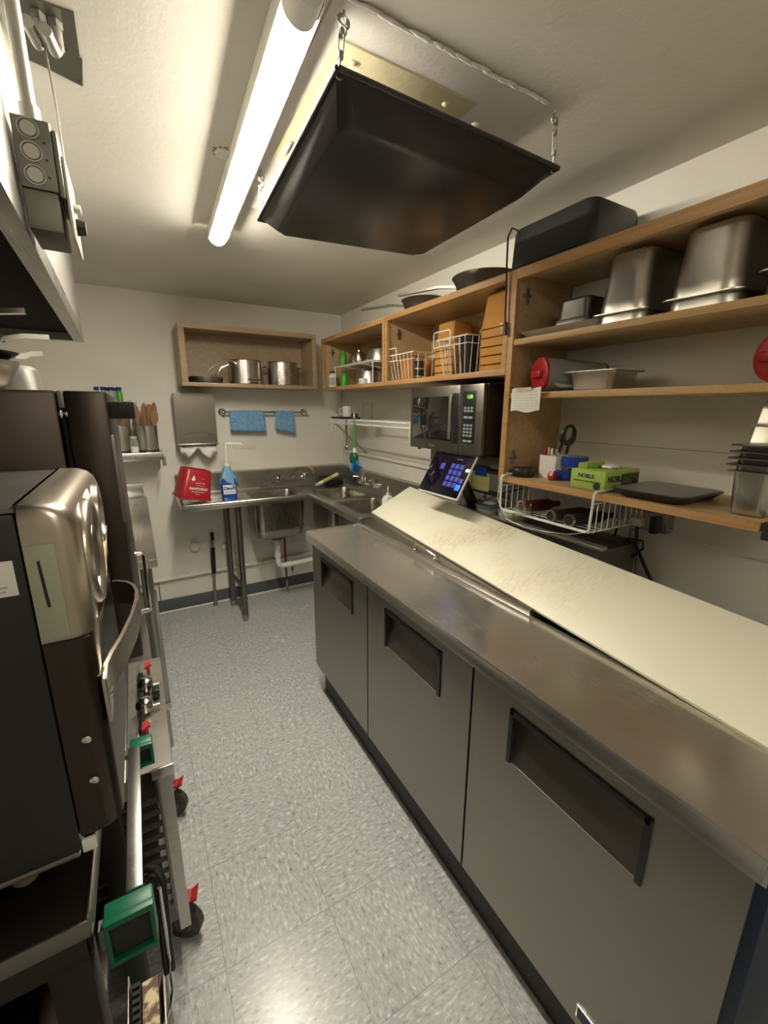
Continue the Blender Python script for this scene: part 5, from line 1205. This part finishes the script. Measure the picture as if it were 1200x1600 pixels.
b = MB(); b.box(-.160, -.136, OY0-.0016, OY0-.0013, 1.3185, 1.3205); b.box(-.160, -.138, OY0-.0016, OY0-.0013, 1.3140, 1.3155); b.build('sticker_text_lines', 'fadedink', st)
b = MB(); b.box(-.70, -.124, OY0+.004, OY1, OZ0-.032, OZ0-.023, .002); b.build('bottom_strip', 'steel_dark', t)
b = MB(); b.box(-.120, -.104, OY0+.001, OY0+.006, OZ0-.026, OZ0-.006, .002); b.build('white_tab', 'white', t)
for x, y in ((-.195, .62), (-.195, .86), (-.62, .62), (-.62, .86)):
    b = MB(); b.lathe([(0, 0), (.013, 0), (.016, .004), (.012, .014), (.012, .052), (0, .052)], (x, y, .8875)); b.build('stub_foot', 'tanfoot', t)

# ---- steel table under the oven
t = thing('steel_table', 'shade-darkened steel table with framed sides carrying the countertop oven', 'table', (-.46, .80, 0))
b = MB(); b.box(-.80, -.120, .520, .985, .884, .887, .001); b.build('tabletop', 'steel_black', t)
b = MB(); b.box(-.80, -.120, .518, .5225, .862, .8880, .001); b.box(-.1235, -.1195, .5226, .985, .862, .8880, .001); b.build('raised_edge', 'steel_dark', t)
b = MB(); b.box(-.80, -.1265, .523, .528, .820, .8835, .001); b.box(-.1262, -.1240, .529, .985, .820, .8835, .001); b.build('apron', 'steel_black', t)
for y in (.5285, .940):
    for x in (-.172, -.80):
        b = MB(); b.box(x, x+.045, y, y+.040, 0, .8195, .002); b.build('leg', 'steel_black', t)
b = MB(); b.box(-.80, -.1745, .53, .975, .36, .38, .002); b.build('undershelf', 'steel_brown_refl', t)
b = MB(); b.box(-.79, -.775, .60, .97, .40, .80); b.build('rear_panel', 'blackmatte', t)

# ---- steel pan rail with green end blocks on the table front
t = thing('pan_rail', 'flat steel bar with green plastic end blocks on the front of the steel table', 'rail', (-.08, .72, .84))
b = MB(); b.box(-.0855, -.0645, .572, .870, .838, .843, .001); b.build('flat_bar', 'steel_y', t)
def gblock(x0, x1, y0, y1, z0, z1):
    b = MB(); b.box(x0, x1, y0+.003, y1, z0, z1, .003); g = b.build('green_block', 'green', t)
    b = MB()
    for q in ((x0, x1, z1-.010, z1), (x0, x1, z0, z0+.008), (x0, x0+.006, z0+.008, z1-.01), (x1-.006, x1, z0+.008, z1-.01)): b.box(q[0], q[1], y0-.006, y0+.004, q[2], q[3], .001)
    b.build('frame_edge', 'green', g)
    b = MB(); b.box(x0+.0065, x1-.0065, y0+.001, y0+.0028, z0+.0085, z1-.0105); b.build('dark_recess', 'blackmatte', g)
    b = MB(); b.box(-.1202, x0, y0+.008, y1-.004, z0+.02, z1-.02); b.build('bracket_arm', 'steel_dark', g)
gblock(-.112, -.053, .545, .572, .764, .840)
gblock(-.082, -.043, .870, .897, .792, .842)

# ---- low stand with grease trough
t = thing('low_broiler', 'low dark broiler cabinet with a grease trough under the steel rail', 'broiler', (-.1, .72, 0))
b = MB(); b.box(-.1190, -.062, .30, .665, .10, .530, .003); b.build('cabinet', 'steel_brown_refl', t)
b = MB(); b.box(-.1175, -.1145, .30, .66, .5305, .565, .001); b.box(-.066, -.063, .30, .66, .5305, .560, .001); b.build('trough_edge', 'steel_oven', t)
b = MB(); b.box(-.098, -.074, .31, .655, .5308, .540); 
b.build('yellow_grease_tray', 'grease', t)
b = MB(); b.box(-.112, -.100, .31, .655, .531, .548)
for k in range(31):
    y = .315+k*.011; b.box(-.1105, -.1010, y, y+.005, .548, .553)
b.build('serrated_strip', 'blackmatte', t, smooth=0)
for x in (-.112, -.078):
    for y in (.34, .62):
        b = MB(); b.cyl((x, y, 0), .012, .0995, seg=12); b.build('leg', 'galv', t)

# ---- basket handle hanging by the rail
t = thing('fryer_basket', 'black rubber-coated twin wire basket handle hanging beside the near green block', 'basket handle', (-.05, .63, .61))
b = MB(); b.tube([(-.075, .665, .755), (-.064, .650, .778), (-.050, .637, .782), (-.044, .628, .77), (-.044, .622, .74), (-.047, .60, .615)], .0052, 10); b.build('black_grip', 'black', t)
b = MB(); b.tube([(-.080, .655, .745), (-.068, .643, .768), (-.058, .635, .768), (-.054, .628, .755), (-.054, .620, .73), (-.056, .602, .61)], .0045, 10); b.build('black_grip', 'black', t)
b = MB(); b.tube([(-.049, .612, .775), (-.049, .60, .625), (-.050, .592, .585), (-.056, .585, .560), (-.070, .575, .545), (-.085, .56, .5665), (-.095, .55, .570)], .0030, 8); b.build('chrome_wire', 'chrome', t)

# ---- wheeled charbroiler cart
t = thing('gas_griddle_cart', 'low stainless gas griddle cart on casters with chrome valves and red levers', 'cart', (-.3, 1.28, 0))
b = MB(); b.box(-.70, -.112, 1.002, 1.55, .600, .655, .003); b.build('burner_box', 'steel_dark', t)
b = MB(); b.prism([(-.110, .664), (-.016, .660), (-.016, .657), (-.110, .661)], 'Y', 1.00, 1.530); b.prism([(-.018, .640), (-.015, .640), (-.015, .6575), (-.018, .6575)], 'Y', 1.0, 1.530)
cp = b.build('front_ledge', 'steel', t, smooth=0)
b = MB(); b.box(-.060, -.012, .992, .998, .640, .668, .001); b.build('ledge_end_lip', 'steel', t)
for y, x in ((1.335, -.062), (1.230, -.066)):
    b = MB(); b.lathe([(0, .0), (.010, 0), (.012, .006), (.021, .012), (.023, .028), (.020, .042), (.010, .048), (0, .048)], (x, y, .664)); k_ = b.build('valve_knob', 'chrome', t)
    b = MB(); b.cyl((x+.018, y+.004, .675), .007, .020, 'X', seg=12); b.build('valve_stub', 'galv', k_)
b = MB(); b.box(-.046, -.026, 1.285, 1.315, .6645, .690, .003); b.build('black_fitting', 'black', t)
b = MB(); b.tube([(-.075, 1.14, .675), (-.075, 1.42, .675)], .008, 10); b.build('manifold_pipe', 'black', t)
for y, x in ((1.435, -.052), (1.130, -.064)):
    b = MB(); b.prism([(x-.010, y-.018), (x+.010, y-.004), (x+.006, y+.018), (x-.008, y+.014)], 'Z', .690, .697); b.cyl((x, y, .664), .005, .028, seg=10); b.build('red_lever', 'redmetal', t)
b = MB(); b.tube([(-.085, 1.02, .668), (-.083, 1.5, .668)], .003, 6); b.tube([(-.078, 1.02, .668), (-.076, 1.5, .668)], .003, 6); b.build('thin_rods', 'galv', t)
for x, y in ((-.046, 1.002), (-.046, 1.515), (-.70, 1.002), (-.70, 1.515)):
    b = MB(); b.prism([(x, y), (x+.026, y), (x+.026, y+.026), (x+.023, y+.026), (x+.023, y+.003), (x, y+.003)], 'Z', .135, .655); b.build('leg', 'steel', t, smooth=0)
b = MB(); b.box(-.0535, -.047, 1.003, 1.008, .20, .655, .001); b.build('side_panel', 'steel_dark', t)
for k in range(10):
    z = .230+k*.037
    b = MB(); b.box(-.66, -.060, 1.012, 1.515, z, z+.004, .001); b.box(-.115, -.0540, 1.009, 1.0118, z-.004, z+.014, .001); b.build('slide_rack', 'rack_dark', t)
b = MB(); b.box(-.70, -.030, 1.032, 1.51, .128, .1345, .002); b.build('bottom_frame', 'blackmatte', t)
def caster(x, y, rz, front=True):
    c = Vector((x, y, .058)); ax = Vector((math.cos(R(rz)), math.sin(R(rz)), 0))
    b = MB(); prof = [(.012, -.014), (.051, -.015), (.058, -.010), (.058, .010), (.051, .015), (.012, .014)]; b.lathe(prof, c, ax, seg=32, closed_prof=True); wh = b.build('caster_wheel', 'wheel', t, smooth=40)
    b = MB(); b.lathe([(0, -.0155), (.030, -.0155), (.036, -.013), (.036, .013), (.030, .0155), (0, .0155)], c, ax, seg=24); b.build('wheel_hub', 'steel_dark', wh)
    b = MB(); s_ = Vector((-ax.y, ax.x, 0))
    for q in (-1, 1):
        b.loft([[c+ax*q*.019+s_*w+Vector((0, 0, zz)) for w, zz in ((-.012, -.008), (.012, -.008), (.020, .068), (-.020, .068))], [c+ax*q*.021+s_*w+Vector((0, 0, zz)) for w, zz in ((-.012, -.008), (.012, -.008), (.020, .068), (-.020, .068))]])
    b.build('fork', 'galv', wh)
    b = MB(); b.cyl(c+Vector((0, 0, .064)), .026, .012, seg=16); b.build('swivel_plate', 'galv', wh)
    if front:
        b = MB(); f = Vector((1, -.25, 0)).normalized(); g_ = Vector((.25, 1, 0)).normalized(); o = c+Vector((0, 0, .076))
        b.loft([[o+f*.005+g_*w+Vector((0, 0, q)) for w, q in ((-.016, 0), (.016, 0), (.016, .010), (-.016, .010))], [o+f*.028+g_*w+Vector((0, 0, q)) for w, q in ((-.018, -.004), (.018, -.004), (.018, .004), (-.018, .004))],
                [o+f*.046+g_*w+Vector((0, 0, q)) for w, q in ((-.022, .008), (.022, .008), (.022, .014), (-.022, .014))]])
        b.build('red_brake_lever', 'redmetal', wh)
caster(-.040, 1.085, 55); caster(-.040, 1.520, 62); caster(-.66, 1.05, 20, False); caster(-.66, 1.50, 20, False)

# ---- tall oven with door behind the countertop oven
t = thing('tall_oven', 'tall dark steel oven with thick front door behind the countertop oven', 'oven', (-.40, 1.4, .30))
PY0, PY1, PZ = 1.062, 1.540, 1.537
b = MB(); b.box(-.80, -.128, PY0, PY1, .90, PZ, .006); b.build('body', 'steel_brown_refl', t)
b = MB(); b.box(-.126, -.118, PY0+.02, PY1-.02, .92, PZ-.012); b.build('dark_gap', 'blackmatte', t)
b = MB(); b.box(-.1165, -.044, PY0, PY1, .93, PZ, .005); dd = b.build('door', 'steel_brown_refl', t)
b = MB(); b.box(-.050, -.0405, PY0+.001, PY0+.006, 1.26, 1.45, .001); b.build('edge_trim', 'steel_dark', dd)
for x in (-.1235, -.1135):
    b = MB(); b.sphere((x-.0015, PY0+.004, 1.492), .0045, (1, .8, 2.0), 10); b.build('chrome_hinge', 'chrome', t)
b = MB(); b.box(-.127, -.112, PY0+.006, PY0+.03, 1.503, PZ+.0, .002); b.build('hinge_bracket', 'galv', t)
b = MB(); b.box(-.0435, .0035, PY0+.01, PY0+.02, 1.482, 1.518, .003); b.build('black_latch', 'blackmatte', t)
b = MB(); b.tube([(-.044, 1.47, 1.062), (-.026, 1.47, 1.062), (-.0205, 1.468, 1.056), (-.0205, 1.452, .885), (-.026, 1.45, .878), (-.10, 1.43, .878)], .0075, 10); b.build('chrome_door_handle', 'chrome', t)
for y in (PY0+.03, PY1-.08):
    for x in (-.16, -.66):
        b = MB(); b.box(x-.02, x+.02, y, y+.04, .6555, .8995, .002); b.build('leg', 'steel_dark', t)
# cookware on the tall oven
t = thing('steel_bowl', 'large steel bowl on top of the tall oven under two black frying pans', 'bowl', (-.318, 1.24, PZ+.001))
b = MB(local=True); b.lathe([(0, 0), (.07, 0), (.095, .015), (.113, .055), (.114, .062), (.108, .056), (.09, .018), (0, .004)], seg=40); b.build('bowl_body', 'steel', t)
frypan(-.315, 1.25, .112, .018, 'lower black frying pan resting on the steel bowl at the left edge', (.95, .2, 0), .030, 'black', z=PZ+.064, hmt='chrome', rise=.004)
frypan(-.325, 1.22, .108, .030, 'upper black frying pan stacked on the other pan at the left edge', (.95, .12, 0), .065, 'black', z=PZ+.084, hmt='chrome', rise=.004)
frypan(-.375, 1.18, .100, .024, 'topmost frying pan with its steel handle sticking up at the left edge', (.95, .1, 0), .095, 'black', z=PZ+.116, hmt='chrome', rise=.022)
b = MB(); b.loft([rrect(-.255, 1.45, .055, .06, .02, PZ+.001), rrect(-.255, 1.45, .050, .056, .03, PZ+.060), rrect(-.255, 1.45, .042, .05, .03, PZ+.068)]); b.build('canister', 'galv', label='grey rounded steel box on the tall oven behind the bowl', cat='box')

# ---- far steel table, wall shelves, utensils
t = thing('steel_table', 'stainless work table beyond the tall oven, running to the back wall', 'table', (-.4, 2.6, 0))
b = MB(); b.box(-.80, .016, 1.86, 3.31, .875, .912, .003); b.build('tabletop', 'steel_y', t)
b = MB(); b.box(-.80, .0, 3.30, 3.318, .912, 1.0, .002); b.build('upstand', 'steel', t)
for x in (-.03, -.77):
    for y in (1.90, 3.26):
        b = MB(); b.cyl((x, y, 0), .020, .8745, seg=16); b.build('leg', 'galv', t)
b = MB(); b.box(-.78, -.0, 1.88, 3.28, .20, .23, .003); b.build('undershelf', 'steel', t)
t = thing('wall_shelf', 'stainless steel shelf on the back wall holding the wooden utensils', 'shelf', (-.15, 3.2, 1.2))
b = MB(); b.box(-.60, .142, 3.09, YB-.001, 1.212, 1.228, .003); b.box(-.60, .142, 3.083, 3.0895, 1.180, 1.228, .002); b.build('shelf_board', 'steel', t)
b = MB(); b.prism([(3.10, 1.2115), (YB-.001, 1.2115), (YB-.001, 1.10), (3.34, 1.10)], 'X', .118, .124); b.build('bracket', 'steel', t)
b = MB(); b.box(.128, .150, 3.085, 3.10, 1.140, 1.215, .002); b.build('end_hook', 'galv', t)
def crock(x, y, label, n, seed, r=.066, h=.165):
    t = thing('utensil_crock', label, 'utensil holder', (x, y, 1.2285))
    b = MB(local=True); b.lathe([(0, 0), (r*.94, 0), (r*.95, .004), (r, h), (r*.97, h), (r*.92, .006), (0, .006)], seg=32); b.build('crock_body', 'steel', t)
    b = MB(local=True); b.lathe([(r*.955, .001), (r*.985, .001), (r*.985, .010), (r*.955, .010)], closed_prof=True); b.build('dark_base_ring', 'blackmatte', t)
crock(.060, 3.205, 'steel canister of wooden spoons on the back wall shelf, nearest the aisle', 5, 1)
crock(-.090, 3.215, 'second steel canister of utensils on the back wall shelf, behind the black latch', 5, 2)
def spoon(x, y, dx, dy, L_, kind, label, mt='spoonwood'):
    base = Vector((x, y, 1.238)); d = Vector((dx, dy, L_)); top = base+d; dn = d.normalized(); s = Vector((1, 0, 0)) - dn*dn.x; s.normalize(); f = dn.cross(s)
    b = MB()
    w = {'spoon': (.006, .006, .011, .024, .021, .004), 'spatula': (.006, .006, .012, .020, .022, .020), 'paddle': (.006, .006, .013, .017, .016, .010), 'pointed': (.006, .006, .013, .022, .015, .002)}[kind]
    rings = []
    for tt, ww in zip((0, .5, .60, .76, .92, 1.0), w):
        th = .005 if tt < .6 else .0035
        rings.append([base+d*tt + s*ww*math.cos(a)+f*th*math.sin(a) for a in [2*PI*i/10 for i in range(10)]])
    b.loft(rings); return b.build('wooden_spoon' if mt == 'spoonwood' else 'spatula', mt, label=label, cat='utensil')
spoon(.035, 3.195, -.030, .0, .295, 'spoon', 'wooden spoon leaning left in the nearer steel canister')
spoon(.060, 3.21, .005, .01, .300, 'pointed', 'pointed wooden spatula in the middle of the nearer steel canister')
spoon(.075, 3.20, .018, .0, .290, 'paddle', 'flat wooden paddle just right of the pointed spatula')
spoon(.080, 3.22, .045, .0, .305, 'pointed', 'sharp-tipped dark wooden spoon leaning furthest right in the nearer canister')
spoon(.090, 3.18, .030, -.005, .255, 'spoon', 'short wooden spoon leaning right in the nearer steel canister')
spoon(-.115, 3.20, -.02, .0, .29, 'spoon', 'wooden spoon in the second canister, left side')
spoon(-.075, 3.22, .02, .0, .28, 'paddle', 'wooden paddle in the second canister, right side')
spoon(-.05, 3.22, .055, .01, .31, 'spatula', 'grey metal spatula rising above the black latch', 'galv')
t = thing('spice_jar', 'small glass jar with white base between the two steel canisters', 'jar', (-.018, 3.16, 1.2285))
b = MB(local=True); b.lathe([(0, 0), (.022, 0), (.024, .004), (.024, .035), (0, .036)]); b.build('white_contents', 'white', t)
b = MB(local=True); b.lathe([(0, .0365), (.024, .0365), (.024, .075), (.018, .085), (0, .086)]); b.build('jar_body', 'clearplast', t)
b = MB(local=True); b.lathe([(0, .0865), (.020, .0865), (.020, .10), (0, .102)]); b.build('jar_lid', 'cream', t)
b = MB(); b.vessel([(.028, .028, 1.2285, .02), (.024, .024, 1.35, .02), (.040, .036, 1.46, .02), (.036, .03, 1.462, .015)], -.012, 3.31); b.build('paper_roll', 'paper', label='white paper roll standing on the back wall shelf behind the small jar', cat='paper roll')
t = thing('wall_shelf', 'upper white shelf on the back wall holding small blue-capped bottles', 'shelf', (-.3, 3.25, 1.49))
b = MB(); b.box(-.62, -.030, 3.14, YB-.001, 1.498, 1.516, .003); b.build('shelf_board', 'white', t)
b = MB(); b.prism([(3.18, 1.4975), (YB-.001, 1.4975), (YB-.001, 1.42)], 'X', -.20, -.194); b.build('bracket', 'white', t)
def capbottle(x, y, label, lab=None):
    t = thing('spice_bottle', label, 'bottle', (x, y, 1.5165)); r = .017
    b = MB(local=True); b.lathe([(0, 0), (r, 0), (r, .075), (r*.7, .088), (r*.6, .092), (0, .092)]); b.build('bottle_body', 'clearplast' if not lab else lab, t)
    b = MB(local=True); b.lathe([(0, .0925), (r*.82, .0925), (r*.82, .112), (0, .113)]); b.build('blue_cap', 'bluecap', t)
pos = [(-.180, 3.22), (-.145, 3.20), (-.105, 3.215), (-.062, 3.20), (-.128, 3.26), (-.085, 3.27)]
lab = ['leftmost blue-capped bottle on the upper back wall shelf', 'second blue-capped bottle from the left in the front row of the upper shelf', 'third blue-capped bottle from the left in the front row of the upper shelf', 'green-bodied blue-capped bottle at the right end of the upper shelf', 'blue-capped bottle in the back row of the upper shelf, left', 'blue-capped bottle in the back row of the upper shelf, right']
for i, (p, l_) in enumerate(zip(pos, lab)): capbottle(p[0], p[1], l_, 'limegreen' if i == 3 else None)

# ================================================================ finish
GROUPS = {'hotel_pan': 'steel pans on the upper shelf', 'insert_pan': 'small insert pans stacked on the lower shelf', 'food_container': 'plastic food containers in the wall cabinet',
          'wooden_spoon': 'wooden utensils in the canisters', 'spice_bottle': 'blue-capped bottles on the upper wall shelf', 'cleaning_cloth': 'blue cleaning cloths', 'tray_hook': 'hooks holding the tray',
          'frying_pan': 'frying pans', 'ceiling_light': 'ceiling strip lights', 'wall_cabinet': 'open wooden wall cabinets', 'wire_basket': 'white wire baskets in the wall cabinet', 'pitcher': 'red-lidded pitchers',
          'mixing_bowl': 'upside-down steel bowls at the riser', 'bottle': 'bottles in the wire basket', 'pen': 'pens in the white box', 'tape_roll': 'blue tape rolls', 'faucet': 'chrome faucets', 'utensil_crock': 'steel utensil canisters',
          's_hook': 'white hooks on the wire shelf', 'wall_plug': 'round wall plugs', 'tub': 'tubs behind the board', 'squeeze_bottle': 'bottles at the wire riser', 'power_cable': 'black power cables'}
for o in bpy.data.objects:
    k = o.name.split('.')[0]
    if o.parent is None and k in GROUPS and 'label' in o and 'group' not in o: o['group'] = GROUPS[k]
for o in bpy.data.objects:
    if '_w' in o: del o['_w']
